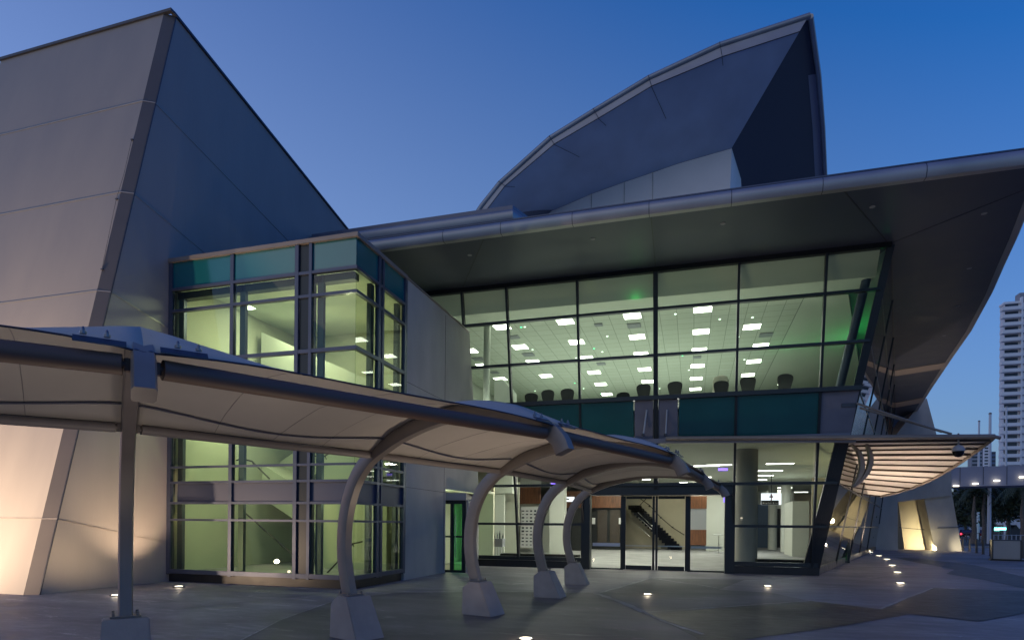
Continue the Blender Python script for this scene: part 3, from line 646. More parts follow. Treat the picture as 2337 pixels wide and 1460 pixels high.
for i in (3, 4, 5): m = MB(); m.beam(I[i] - Vector((0, .015, .05)), Vector((I[i].x, Yw - .015, 12)), .025, .02, (0, 1, 0)); mk('shell_joint', m, 'seam_metal', hall)
m = MB(); m.add([c1 - Vector((0, 0, .02)), bot[-1], bot[-1] + Vector((1.6, 4, 0)), onp(1691, 410) - Vector((0, .05, 0))], [(0, 1, 2, 3)]); mk('shell_wall', m, 'shell_white', hall)
# shell roof skin behind
m = MB(); bk2 = [p + Vector((3 * (1 - i / 7), 14, -2.0 + (-.0))) for i, p in enumerate(O)]
m.add([p + Vector((0, 0, .02)) for p in O] + bk2, [(i, i + 1, k + i + 1, k + i) for i in range(k - 1)]); mk('shell_roof', m, 'grey_panel', hall)

# ---------------- upper hall interior
CZ = 9.25
mk('ceiling', MB().box(-11.5, 3.5, 22.05, 38.4, CZ, CZ + .08), 'ceiling_tiles', hall)
mk('ceiling_border', MB().box(-11.6, 5.3, 20.86, 22.04, CZ - .004, CZ + .06), 'ceiling_white', hall)
m = MB(); m.prism([(-12, 20.47, 9.88), (-12, 20.86, CZ), (-12, 20.90, CZ + .02), (-12, 20.52, 9.9)], (17.3, 0, 0)); mk('inner_soffit', m, 'ceiling_white', hall)
def _SP(s, z): b_ = Vector((3.98 + .32 * s, 22.4 + s, 0)); t_ = Vector((5.58 + .285 * s, 20.4 + s, 10.05)); return b_.lerp(t_, z / 10.05)
m = MB(); m.add([(3.52, 22.05, CZ), tuple(_SP(.4, CZ) - Vector((.9, -.6, 0))), tuple(_SP(16.5, CZ) - Vector((1.4, 0, 0))), (3.52, 38.4, CZ)], [(0, 1, 2, 3)]); mk('side_ceiling', m, 'ceiling_white', hall)
m = MB(); a_, b_ = _SP(.4, CZ) - Vector((.9, -.6, 0)), _SP(16.5, CZ) - Vector((1.4, 0, 0)); c_, d_ = _SP(16.5, 9.95) - Vector((.1, 0, 0)), _SP(.2, 9.95) - Vector((.1, 0, 0))
m.add([a_, b_, b_ + Vector((0, 0, .3)), a_ + Vector((0, 0, .3)), c_, d_], [(0, 1, 2, 3), (3, 2, 4, 5)]); mk('side_bulkhead', m, 'ceiling_white', hall)

mk('interior_wall', MB().box(-12, 9.2, 38.4, 38.6, 5.6, 9.3).box(-11.7, -11.6, 21.8, 38.4, 5.6, 9.9), 'white_wall', hall)
mk('interior_column', MB().lathe([(.13, 5.6), (.13, 9.24)], -7.55, 21.9), 'white_wall', hall, smooth=True)
mk('interior_block', MB().prism([(-7.6, 23.0, 5.6), (-6.9, 23.0, 5.6), (-6.9, 23.0, 6.9), (-7.25, 23.0, 7.35), (-7.6, 23.0, 7.35)], (0, .8, 0)), 'white_wall', hall)
lrows = [([(1604, 705), (1600, 756), (1596, 798), (1592, 834), (1589, 863), (1587, 887)], 'long row right of the central mullion'),
         ([(1443, 720), (1454, 768), (1463, 807), (1471, 842), (1478, 870)], 'row just left of the central mullion'),
         ([(1290, 733), (1316, 780), (1338, 816), (1356, 849), (1371, 876), (1385, 899)], 'slanting row of the third glass bay'),
         ([(1145, 745), (1187, 791), (1217, 825), (1246, 857)], 'slanting row of the second glass bay'),
         ([(1072, 800), (1103, 833), (1142, 864)], 'leftmost row against the grey wall'),
         ([(1716, 745), (1736, 788), (1720, 824), (1707, 855)], 'right hand row above the black chairs'),
         ([(1790, 874)], 'lone panel at the far right end')]
ordn = ['nearest', 'second', 'third', 'fourth', 'fifth', 'farthest']
for pts, nm in lrows:
    for i, (u, v) in enumerate(pts):
        cpanel(u, v, CZ - .006, .60, .60, 'panel_glow', f'square upstairs light panel, {ordn[i]} in the {nm}' if len(pts) > 1 else 'square ceiling light panel upstairs, alone at the far right end', 'square ceiling panels of the upper hall')
for u, v, w in ((1174, 768, .4), (1206, 808, .5), (1092, 818, .5), (1447, 742, .5), (1366, 740, .3), (1129, 849, .4), (1372, 829, .4), (1748, 763, .5), (1591, 814, .35)):
    p = gz(u, v, CZ); top('ceiling_vent', MB().box(-w / 2, w / 2, -w / 2, w / 2, -.03, -.002), 'apartment_grey', {1174: 'dark square air vent in the second bay beside the upper left panels', 1206: 'dark air vent below the panels of the second glass bay', 1092: 'dark air vent at the left end of the upper ceiling', 1447: 'air vent beneath the first panel left of the central mullion', 1366: 'small round-looking vent in the third bay of the upper ceiling', 1129: 'thin vent near the lowest left panel upstairs', 1372: 'thin vent in the middle of the third bay upstairs', 1748: 'striped vent near the right hand light row upstairs', 1591: 'narrow vent in the row right of the central mullion'}[u], 'air vent', 'air vents in the upper ceiling').location = (p.x, p.y, CZ - .006)
# pin-point lights
for i in range(26):
    x = random.uniform(-10, 3); y = random.uniform(22, 36); mm = 'green_glow' if i % 5 == 0 else 'small_glow'
    o = top('spot_downlight', MB().lathe([(.001, -.012), (.035, -.012), (.04, -.002)], k=10), mm, 'tiny round star-like downlight between the ceiling panels upstairs', 'downlight', 'tiny downlights of the upper hall'); o.location = (x, y, CZ - .006)
lamp('green_wash', 'POINT', (-1.9, 20.72, 9.15), 1.2, (.05, 1, .2), hall, shadow_soft_size=.1)
lamp('green_wash', 'POINT', (6.4, 27.0, 8.2), 28, (.05, 1, .25), hall, shadow_soft_size=.1)
lamp('green_wash', 'POINT', (3.6, 28.0, 8.4), 6, (.1, 1, .3), hall, shadow_soft_size=.1)
lamp('green_wash', 'POINT', (-7.0, 34.0, 7.0), 4, (.1, 1, .2), hall, shadow_soft_size=.1)
lamp('hall_fill', 'AREA', (-3, 29, 6.2), 400, (.93, 1, .93), hall, aim=(-3, 29, 9), size=11)

l_ = lamp('sill_fill', 'AREA', (-2.8, 21.42, 5.72), 110, (.97, 1, .90), hall, aim=(-2.8, 21.2, 9.5), size=12); l_.data.shape = 'RECTANGLE'; l_.data.size = 13; l_.data.size_y = .2  # unseen strip added below the sill to light the sloped inner soffit
# chairs
FZ = 5.62
def chair():
    t = empty('banquet_chair', (0, 0, 0), '', 'chair', 'black banquet chairs upstairs')
    m = MB(); pr = []
    for q in range(15):
        a_ = math.pi * q / 14; pr.append((.255 * math.cos(a_) * (1.0), .80 + .17 * math.sin(a_) ** .6))
    pr = [(.19, .50)] + [(x, z) for x, z in pr] + [(-.19, .50)]
    m.prism([(x, .20 + (z - .5) * .18, z) for x, z in pr], (0, .055, .0)); mk('backrest', m, 'black_fabric', t, local=True, bevel=.012)
    mk('seat', MB().box(-.22, .22, -.24, .20, .42, .49), 'black_fabric', t, local=True, bevel=.02)
    for sx in (-1, 1):
        m = MB(); m.tube([(sx * .20, .21, .52), (sx * .20, .19, .42), (sx * .20, .24, 0)], .012, 6); mk('leg', m, 'steel_dark', t, local=True)
        m = MB(); m.tube([(sx * .20, -.21, .42), (sx * .20, -.23, 0)], .012, 6); mk('leg', m, 'steel_dark', t, local=True)
    return t
cd = [(1213, 22.9, 'small black chair back, leftmost in the upstairs window'), (1256, 22.5, 'black chair back second from left in the upstairs window'), (1297, 22.5, 'black chair back just left of the third mullion upstairs'),
      (1342, 26.5, 'tiny far chair back right of the third mullion upstairs'), (1405, 26.0, 'tiny chair back left of the chair pair upstairs'), (1425, 23.6, 'medium chair back left of the large chair by the central mullion'),
      (1473, 22.4, 'large black chair back just left of the central mullion'), (1544, 22.3, 'large black chair back just right of the central mullion'), (1567, 25.5, 'small far chair back behind the one right of the central mullion'),
      (1608, 27.0, 'narrow far chair back halfway between two large ones'), (1645, 22.6, 'black chair back in front of the pale arched column'), (1708, 22.2, 'widest black chair back right of the fifth mullion'),
      (1785, 22.1, 'tall black chair back, rightmost large one upstairs'), (1809, 24.0, 'slim chair seen side-on beside the rightmost large chair')]
c0 = chair()
for i, (u, Y, lb) in enumerate(cd):
    o = c0 if i == 0 else copy_tree(c0)
    p = Yp(u, 890, Y); o.location = (p.x, Y, FZ + (0.06 if Y < 24 else 0)); o.rotation_euler.z = math.pi + random.uniform(-.25, .25) if Y < 24 else random.uniform(1, 2.2)
    o['label'] = lb
def table(x, y, lb):
    t = empty('banquet_table', (x, y, FZ), lb, 'table', 'white banquet tables upstairs')
    mk('tabletop', MB().lathe([(.72, .70), (.75, .71), (.75, .74), (.72, .75)], k=28), 'white_wall', t, local=True)
    mk('tablecloth', MB().lathe([(.66, .03), (.70, .35), (.751, .705)], k=28), 'white_wall', t, local=True)
table(Yp(1335, 905, 25).x, 25.2, 'round white-clothed table at the left between chairs upstairs'); table(Yp(1500, 900, 24).x, 24.2, 'round white-clothed table behind the central mullion upstairs')
table(Yp(1590, 900, 24).x, 24.6, 'round white-clothed table right of the central mullion upstairs'); table(Yp(1755, 890, 24).x, 24.0, 'round white-clothed table at the right end upstairs')
top('arched_column', MB().lathe([(.30, 0), (.30, 1.65), (.25, 1.78), (.1, 1.84)], k=20), 'concrete_cream', 'pale rounded pillar glowing behind a black chair upstairs', 'pillar', smooth=True).location = (Yp(1645, 880, 25).x, 25.0, FZ)

# ---------------- lobby interior
m = MB(); m.prism([(-16, 22.42, 0), (4.0, 22.42, 0), (14.8, 57, 0), (-16, 57, 0)], (0, 0, .012)); mk('lobby_floor', m, 'carpet', hall)
mk('lobby_ceiling', MB().box(-8.0, 4.25, 21.72, 60, 4.50, 4.60), 'ceiling_white', hall)
m = MB(); m.prism([(4.25, 21.8, 4.50), (4.6, 21.7, 4.5), (12.0, 47, 4.50), (14.5, 57, 4.50), (4.25, 57, 4.50)], (0, 0, .1)); mk('lobby_ceiling', m, 'ceiling_white', hall)
mk('lobby_ceiling', MB().box(-16, -8.03, 24.6, 60, 4.50, 4.60), 'ceiling_white', hall)
mk('lobby_wall', MB().box(-16, 12, 57, 57.2, 0, 4.5).box(-16.2, -16, 24.5, 57, 0, 4.5).box(-16, -8.1, 24.55, 24.7, 0, 4.5), 'cream_wall', hall)
def wl(u0, u1, v0, v1, Y, mat, name='wall_panel', th=.12, ground=False):
    a_ = Yp(u0, v1, Y); b_ = Yp(u1, v1, Y); c_ = Yp((u0 + u1) / 2, v0, Y)
    return mk(name, MB().box(a_.x, b_.x, Y, Y + th, .013 if ground else (a_.z + b_.z) / 2, min(4.49, c_.z)), mat, hall)
wl(1425, 1572, 1050, 1248, 44.0, 'cream_wall', 'stair_wall', ground=True)
wl(1352, 1424, 1050, 1132, 40.0, 'white_wall')
wl(1350, 1422, 1131, 1158, 39.8, 'wood', 'timber_panel')
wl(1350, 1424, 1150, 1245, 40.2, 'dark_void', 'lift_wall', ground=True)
for u in (1363, 1392): wl(u, u + 22, 1163, 1243, 40.0, 'steel_dark', 'lift_door', .05)
for u in (1351, 1412): wl(u, u + 7, 1181, 1195, 39.9, 'white_plastic', 'lift_panel', .04)
wl(1571, 1613, 1131, 1160, 38.0, 'wood', 'timber_panel'); wl(1571, 1612, 1160, 1208, 38.02, 'apartment_grey', 'wall_panel'); wl(1571, 1612, 1208, 1243, 38.0, 'wood', 'timber_panel')
wl(1571, 1613, 1020, 1131, 38.05, 'white_wall')
wl(1611, 1668, 1020, 1246, 41.0, 'white_wall', ground=True)
# left room
wl(1098, 1150, 1120, 1270, 27.5, 'white_wall', ground=True); wl(1075, 1168, 1040, 1125, 27.4, 'white_wall', 'bulkhead_panel', 1.0)
wl(1150, 1183, 1100, 1262, 29.0, 'green_wall', ground=True); wl(1086, 1100, 1100, 1275, 26.8, 'white_wall', ground=True)
wl(1187, 1234, 1020, 1109, 33.9, 'white_wall', 'wall_panel'); wl(1187, 1233, 1110, 1149, 33.8, 'wood', 'timber_panel')
wl(1187, 1256, 1149, 1252, 34.2, 'white_wall', ground=True)
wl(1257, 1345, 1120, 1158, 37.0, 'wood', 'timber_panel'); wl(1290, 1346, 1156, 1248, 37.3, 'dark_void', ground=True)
pc = Yp(1272, 1240, 33.0); mk('lobby_column', MB().box(pc.x - .42, pc.x + .42, 32.8, 33.4, .013, 4.5), 'white_wall', hall)
# display board with rows of small prints
bp_ = Yp(1213, 1200, 33.0); bw = .62
bd = empty('display_board', (bp_.x, 33.0, 0), 'tall white display board with a grid of small dark logo prints, behind the lobby glass', 'display board')
zt_ = Yp(1213, 1156, 33.0).z; zb_ = Yp(1213, 1249, 33.0).z
mk('board', MB().box(bp_.x - bw, bp_.x + bw, 32.97, 33.03, max(.02, zb_), zt_), 'white_plastic', bd)
m = MB()
for r in range(11):
    for c in range(5):
        x = bp_.x - bw + .13 + c * .235; z = zb_ + .16 + r * (zt_ - zb_ - .2) / 11; w = random.uniform(.05, .08); h = random.uniform(.02, .055)
        m.box(x - w, x + w, 32.960, 32.966, z - h, z + h)
mk('printed_marks', m, 'dark_trim', bd, kind='stuff')
# stairs in the lobby
stt = empty('lobby_staircase', tuple(Yp(1500, 1240, 42.5).xy) + (0,), 'dark open staircase with steel handrails rising left against the cream lobby wall', 'staircase')
p0 = Yp(1548, 1243, 42.0); p1 = Yp(1452, 1158, 42.0); N_ = 16
for i in range(N_):
    f_ = i / (N_ - 1); x = p0.x + (p1.x - p0.x) * f_; z = .02 + (p1.z - .02) * f_
    m = MB().box(x - .50, x + .22, 41.6, 43.8, z - .12, z + .16); mk('stair_tread', m, 'stair_black', stt)
def r3(pts, r, nm='handrail', mat='steel_dark'): m = MB(); m.tube([Yp(u, v, Y) for u, v, Y in pts], r, 6); mk(nm, m, mat, stt, smooth=True)
r3([(1462, 1138, 43.6), (1482, 1152, 43.6), (1508, 1180, 43.6), (1535, 1203, 43.6), (1562, 1220, 43.6)], .03)
r3([(1455, 1168, 41.5), (1490, 1202, 41.5)], .03, mat='chrome'); r3([(1457, 1180, 41.5), (1488, 1207, 41.5)], .03, mat='chrome')
r3([(1458, 1201, 41.5), (1484, 1224, 41.5)], .02, mat='chrome')
r3([(1460, 1153, 41.8), (1468, 1144, 41.8), (1478, 1134, 41.8)], .03)
for u, v in ((1482, 1154), (1508, 1180), (1535, 1202)): p = Yp(u, v, 43.5); mk('rail_bracket', MB().box(p.x - .05, p.x + .05, 43.5, 43.9, p.z - .06, p.z + .04), 'steel_dark', stt)
st2 = empty('service_stair', tuple(Yp(1247, 1240, 35.6).xy) + (0,), 'narrow dark stair with pale nosings seen between display board and white column', 'staircase')
for i in range(10):
    p = Yp(1247, 1240, 35.6); z = .02 + i * .17; mk('stair_tread', MB().box(p.x - .3, p.x + .3, 35.4 + i * .25, 35.7 + i * .25, z, z + .15), 'dark_void', st2); mk('nosing', MB().box(p.x - .3, p.x + .3, 35.385 + i * .25, 35.399 + i * .25, z + .12, z + .16), 'white_plastic', st2)
# big round column just inside
mk('round_column', MB().lathe([(.42, .012), (.42, 4.5)], 1.95, 24.6, 36), 'concrete_wall', hall, smooth=True)
# benches near the glass
def bench(u0, u1, v, Y, lb):
    a_ = Yp(u0, v, Y); b_ = Yp(u1, v, Y); t = empty('bench', ((a_.x + b_.x) / 2, Y, 0), lb, 'bench')
    mk('seat', MB().box(a_.x, b_.x, Y - .3, Y + .3, .30, .42), 'black_fabric', t, bevel=.02); mk('base', MB().box(a_.x + .1, b_.x - .1, Y - .22, Y + .22, .013, .30), 'black_gloss', t)
bench(1146, 1322, 1265, 23.9, 'long low black bench behind the left lobby glass'); bench(1726, 1842, 1275, 24.0, 'long low black bench behind the glass right of the doors')
# high table
hp = gz(1640, 1262); ht = empty('high_table', (hp.x, hp.y, 0), 'thin round bar table near the right door panel', 'table')
mk('tabletop', MB().lathe([(.3, 1.08), (.32, 1.09), (.32, 1.11), (.3, 1.12)]), 'white_plastic', ht, local=True); mk('pole', MB().lathe([(.025, .02), (.025, 1.08)]), 'chrome', ht, local=True); mk('foot', MB().lathe([(.24, .013), (.24, .03), (.03, .05)]), 'chrome', ht, local=True)
# counter with queue posts
cp = Yp(1122, 1240, 25.0); ct = empty('service_counter', (cp.x, 25, 0), 'pale service counter with rows of slim posts and bottles behind the left glass', 'counter')
mk('counter_body', MB().box(cp.x - .45, cp.x + .40, 25.3, 25.7, .62, .98), 'apartment_grey', ct)
for i in range(7):
    x = cp.x - .4 + i * .125; mk('post', MB().lathe([(.022, .012), (.022, .60)], x, 25.3, 8), 'white_plastic', ct); mk('bottle', MB().lathe([(.03, .98), (.03, 1.1 + .05 * (i % 3)), (.012, 1.15 + .05 * (i % 3)), (.012, 1.22 + .05 * (i % 3))], x, 25.45, 8), 'dark_trim' if i % 2 else 'chrome', ct)
# hanging screen
hs = Yp(1760, 1137, 36.0); sg = empty('hanging_screen', (hs.x, 36, hs.z), 'white hanging lobby screen with a small red emblem over a dark band', 'screen')
wS = Yp(1783, 1137, 36).x - hs.x; z0s = Yp(1760, 1151, 36).z; z1s = Yp(1760, 1125, 36).z
mk('screen', MB().box(hs.x - wS, hs.x + wS, 35.97, 36.05, z0s, z1s), 'screen_glow', sg)
mk('dark_band', MB().box(hs.x - wS, hs.x + wS * .75, 35.95, 35.965, z0s, z0s + (z1s - z0s) * .38), 'dark_void', sg)
m = MB()
for i in range(9): xx = hs.x - wS * .85 + i * wS * .17; m.box(xx, xx + wS * .10, 35.940, 35.946, z0s + .06 + .02 * (i % 2), z0s + .13 - .015 * (i % 3))
mk('lettering', m, 'white_plastic', sg)
zc_ = z0s + (z1s - z0s) * .66
mk('red_emblem', MB().box(hs.x - .03, hs.x + .03, 35.950, 35.958, zc_ - .2, zc_ + .18).box(hs.x - .10, hs.x + .10, 35.949, 35.957, zc_ - .02, zc_ + .06).box(hs.x - .06, hs.x + .06, 35.951, 35.959, zc_ + .10, zc_ + .15), 'tail_glow' if False else 'car_red', sg)
mk('hanger', MB().box(hs.x - .02, hs.x + .02, 36.0, 36.03, z1s, 4.5), 'dark_trim', sg)
# corridor on the right
wl(1722, 1760, 1150, 1236, 50.0, 'blue_wall', 'corridor_wall', ground=True); wl(1726, 1812, 1120, 1172, 52.0, 'white_wall', 'corridor_wall')
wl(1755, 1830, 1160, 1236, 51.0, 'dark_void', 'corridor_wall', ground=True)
for u, Y in ((1763, 46), (1793, 42)): p = Yp(u, 1200, Y); mk('lobby_column', MB().lathe([(.30, .013), (.30, 4.5)], p.x, Y), 'white_wall', hall, smooth=True)
wl(1808, 1846, 1143, 1240, 36.0, 'white_wall', 'white_partition', 3.0, ground=True)
wl(1852, 1885, 1090, 1240, 31.0, 'cream_wall', ground=True)
# lobby lights
for i, (u, v) in enumerate(((1780, 1057), (1758, 1073), (1740, 1084), (1727, 1094), (1825, 1099), (1788, 1112), (1774, 1118), (1826, 1122), (1810, 1127), (1640, 1060), (1612, 1062), (1600, 1088), (1475, 1093), (1205, 1090), (1560, 1100), (1530, 1102))):
    dd = ['nearest of the stepped row right of the round column', 'second of the stepped row right of the round column', 'third of the stepped row right of the round column', 'fourth of the stepped row right of the round column', 'nearest of the right corridor pair', 'small one above the hanging screen', 'left one above the hanging screen', 'right one past the hanging screen', 'farthest down the right corridor', 'under the canopy tip left of the round column', 'left partner of the canopy tip light', 'behind the canopy tip', 'above the central door mullion', 'above the timber panel on the left', 'over the right door leaf', 'faint one over the right door leaf'][i]
    cpanel(u, v, 4.49, 1.15 if i < 12 else .5, .28 if i < 12 else .4, 'lobby_glow', f'slim lobby light, {dd}', 'slim lobby ceiling lights')
for x, y in ((-5.5, 25.5), (-5.5, 30), (-1.5, 26), (-1.5, 34), (-4.5, 37), (1, 38)):
    lamp('lobby_fill', 'AREA', (x, y, 4.42), 165, (1, .97, .84), hall, aim=(x, y, 0), size=.9)  # unseen area lights added to brighten the lobby, besides the ceiling panels
lamp('lobby_fill', 'AREA', (5.5, 38, 4.3), 130, (.9, .95, 1), hall, aim=(5.5, 38, 0), size=1.2)
lamp('lobby_fill', 'AREA', (-7.0, 25.2, 4.2), 45, (.85, 1, .8), hall, aim=(-7, 25.5, 0), size=.6)
for u, v in ((1143, 1073), (1267, 1100), (1650, 1068), (1722 - 60, 1140)):
    p = Yp(u, v, 32); o = top('blue_accent_light', MB().box(-.22, .22, -.02, .02, -.12, .12), 'blue_glow', {1143: 'violet blue accent glow high behind the second canopy arch', 1267: 'violet blue accent glow on the white lobby column', 1650: 'violet blue accent glow left of the round column', 1662: 'violet blue accent strip by the right door panel'}[u], 'accent light', 'blue accent lights in the lobby'); o.location = p
# exit sign in the lobby
p = Yp(1300, 1139, 35); es = empty('hanging_sign', (p.x, 35, p.z), 'small white hanging sign with dark symbol above the dark lift opening', 'sign')
mk('sign_face', MB().box(p.x - .28, p.x + .28, 34.98, 35.02, p.z - .13, p.z + .15), 'screen_glow', es); mk('symbol', MB().box(p.x - .2, p.x - .02, 34.97, 34.976, p.z - .02, p.z + .05), 'dark_trim', es); mk('hanger', MB().box(p.x - .01, p.x + .01, 34.99, 35.01, p.z + .15, 4.5), 'dark_trim', es)

# ---------------- side facade on the right (leans outward, runs away from the camera)
def SB(s): return Vector((3.98 + .32 * s, 22.4 + s, 0))
def ST(s): return Vector((5.58 + .285 * s, 20.4 + s * 1.0, 10.05))
def SP(s, z): return SB(s).lerp(ST(s), z / 10.05)
SS = [.15, 5, 10, 15, 20, 28]
for z0, z1 in ((.3, 1.6), (1.66, 3.0), (3.08, 4.45), (4.55, 5.9), (5.98, 7.3), (7.38, 8.72), (8.8, 9.98)):
    for s0, s1 in zip(SS[:-1], SS[1:]):
        m = MB(); m.slab(SP(s0 + .04, z0), SP(s1 - .04, z0), SP(s1 - .04, z1), SP(s0 + .04, z1), .016); mk('side_pane', m, 'glass_side' if not (4.5 < z0 < 5) else 'teal_panel', hall)
for s in SS[1:]: m = MB(); m.beam(SP(s, .1), SP(s, 10.0), .05, .07, (1, 0, 0)); mk('side_mullion', m, 'mullion_dark', hall)
for z in (1.63, 3.04, 4.5, 5.94, 7.34, 8.76, 10.0): m = MB(); m.beam(SP(.15, z), SP(28, z), .06, .05); mk('side_transom', m, 'mullion_dark', hall)
m = MB(); m.prism([SB(.1) + Vector((-.2, 0, 0)), SB(.1) + Vector((.06, 0, 0)), SB(28) + Vector((.06, 0, 0)), SB(28) + Vector((-.2, 0, 0))], (0, 0, .25)); mk('plinth', m, 'base_black', hall)
# open side door leaf
sdl = empty('open_side_door', tuple(gz(1920, 1284).xy) + (0,), 'dark framed glass door leaf standing open past the corner of the hall', 'door')
a_ = gz(1908, 1286); b_ = gz(1936, 1284); ht_ = Yp(1936, 1146, b_.y).z; hl_ = Yp(1908, 1205, a_.y).z
m = MB(); m.beam(b_, b_ + Vector((0, 0, ht_)), .10, .10, (0, 1, 0)); mk('post', m, 'mullion_dark', sdl)
m = MB(); m.beam(a_ + Vector((0, 0, .06)), b_ + Vector((-.05, 0, .06)), .07, .10); mk('bottom_rail', m, 'mullion_dark', sdl)
m = MB(); m.beam(a_ + Vector((.0, 0, hl_)), b_ + Vector((-.05, 0, ht_ - .05)), .07, .09); mk('brace', m, 'mullion_dark', sdl)
m = MB(); m.slab(a_ + Vector((0, 0, .12)), b_ + Vector((-.06, 0, .12)), b_ + Vector((-.06, 0, ht_ - .2)), a_ + Vector((0, 0, hl_ - .05)), .015); mk('glass', m, 'glass_green', sdl)

# ================================================================== GLASS AWNING
aw = empty('entrance_awning', (3.5, 21, 4), 'long ribbed glass awning with a round front tube hung from the facade beside the corner', 'awning')
T0 = Yp(1520, 1000, 21.05); T1 = Yp(2270, 996, 20.5); T1.z = T0.z + (T1.z - T0.z)
m = MB(); m.tube([T0, T0.lerp(T1, .5), T1], .075, 14); m.tube([T1, Yp(2283, 999, 20.5)], .05, 10); mk('front_tube', m, 'steel_grey', aw, smooth=True)
m = MB(); m.slab(T0 + Vector((0, .1, .03)), T0.lerp(T1, .57) + Vector((0, .1, .03)), Vector((4.55, 21.46, T0.z - .05)), Vector((T0.x, 21.46, T0.z - .0)), .02); mk('glass_strip', m, 'awning_sheet', aw)
m = MB(); m.beam(T0 + Vector((0, .12, -.10)), T0.lerp(T1, .62) + Vector((0, .12, -.10)), .10, .07); mk('edge_channel', m, 'grey_panel', aw)
Lp = []; Rp = []
NR = 12
def interp(tab, f):
    f *= len(tab) - 1; i = min(int(f), len(tab) - 2); t = f - i
    return [tab[i][q] * (1 - t) + tab[i + 1][q] * t for q in range(len(tab[0]))]
rt = [(2262, 1004, 20.6), (2247, 1016, 21.8), (2224, 1033, 23.3), (2197, 1052, 25), (2168, 1071, 27), (2136, 1089, 29), (2100, 1106, 31.2), (2060, 1121, 33.5), (2010, 1132, 35.5)]
lt = [(1905, 1008, 21.1), (1912, 1022, 22.5), (1916, 1036, 24), (1919, 1050, 25.5), (1922, 1064, 27), (1926, 1078, 28.5), (1930, 1092, 30.5), (1934, 1107, 32.5), (1940, 1124, 34.8)]
for i in range(NR):
    f_ = i / (NR - 1); Lp.append(Yp(*interp(lt, f_))); Rp.append(Yp(*interp(rt, f_)))
for i in range(NR - 1):
    m = MB(); m.slab(Lp[i] + Vector((0, .0, .05)), Rp[i] + Vector((0, 0, .05)), Rp[i + 1] + Vector((0, 0, .05)), Lp[i + 1] + Vector((0, 0, .05)), .02); mk('roof_panel', m, 'awning_sheet', aw)
for i in range(NR): m = MB(); m.beam(Lp[i], Rp[i], .07, .05 if i % 3 else .075); mk('rib', m, 'steel_dark', aw)
m = MB(); m.tube([T1] + Rp, .055, 10); mk('edge_tube', m, 'steel_grey', aw, smooth=True)
def catmull_px(P, sub=4):
    out = []
    for i in range(len(P) - 1):
        p0, p1, p2, p3 = P[max(0, i - 1)], P[i], P[i + 1], P[min(len(P) - 1, i + 2)]
        for j in range(sub):
            t = j / sub; out.append(tuple(.5 * ((2 * p1[q]) + (-p0[q] + p2[q]) * t + (2 * p0[q] - 5 * p1[q] + 4 * p2[q] - p3[q]) * t * t + (-p0[q] + 3 * p1[q] - 3 * p2[q] + p3[q]) * t ** 3) for q in (0, 1)))
    return out + [P[-1]]
# crescent fin bracket below the awning
for pts_ in (((1977, 1008), (1987, 1030), (1989, 1052), (1982, 1075), (1968, 1095), (1950, 1112)), ((1942, 1010), (1960, 1028), (1968, 1050), (1968, 1072), (1960, 1092), (1948, 1108))):
    m = MB(); pv = catmull_px(pts_); secs = []
    for i, (u, v) in enumerate(pv):
        w_ = 4.0 * math.sin(math.pi * (i + .6) / (len(pv) + .2)) + 1.5; a_ = Yp(u - w_, v, 21.8); b_ = Yp(u + w_, v, 21.8); secs.append([a_, b_, b_ + Vector((0, .25, 0)), a_ + Vector((0, .25, 0))])
    m.sweep(secs); mk('crescent_bracket', m, 'steel_grey', aw, smooth=True)
for (u0, v0), (u1, v1) in (((1955, 920), (2150, 985)), ((1962, 930), (2172, 990))):
    m = MB(); m.tube([Yp(u0, v0, 21.2), Yp(u1, v1, 20.9)], .035, 8); mk('tie_rod', m, 'steel_grey', aw, smooth=True)
for u, u2 in ((1476, 1468), (1522, 1519)):
    m = MB(); m.tube([Yp(u, 935, 21.25), Yp(u2, 992, 21.1)], .03, 8); mk('tie_rod', m, 'rib_sheet', aw, smooth=True)
    m = MB(); p = Yp(u, 935, 21.3); m.box(p.x - .10, p.x + .10, p.y - .03, p.y + .02, p.z - .08, p.z + .1); mk('anchor_plate', m, 'dark_trim', aw)
    p = Yp(u2, 992, 21.1); m = MB(); m.lathe([(.02, -.05), (.05, -.04), (.05, .04), (.02, .05)], 0, 0, 10); m.v = [(x + p.x, y + p.y, z + p.z) for x, y, z in m.v]; mk('clevis', m, 'dark_trim', aw)
p = Yp(1938, 925, 21.28); mk('anchor_plate', MB().box(p.x - .22, p.x + .18, p.y - .04, p.y + .02, p.z - .05, p.z + .07), 'dark_trim', aw)
# dome camera
p = Yp(2187, 1030, 20.6); dc = empty('dome_camera', tuple(p + Vector((0, 0, .03))), 'grey hooded dome camera with black globe hanging under the awning tip', 'security camera')
mk('stem', MB().lathe([(.025, .16), (.025, .50)], k=10), 'steel_grey', dc, local=True); mk('hood', MB().lathe([(.162, -.02), (.166, .02), (.145, .09), (.095, .14), (.035, .16)], k=24), 'apartment_grey', dc, local=True, smooth=True)
mk('globe', MB().lathe([(.02, -.19), (.085, -.17), (.13, -.11), (.15, -.03), (.15, -.021)], k=24), 'black_gloss', dc, local=True, smooth=True)

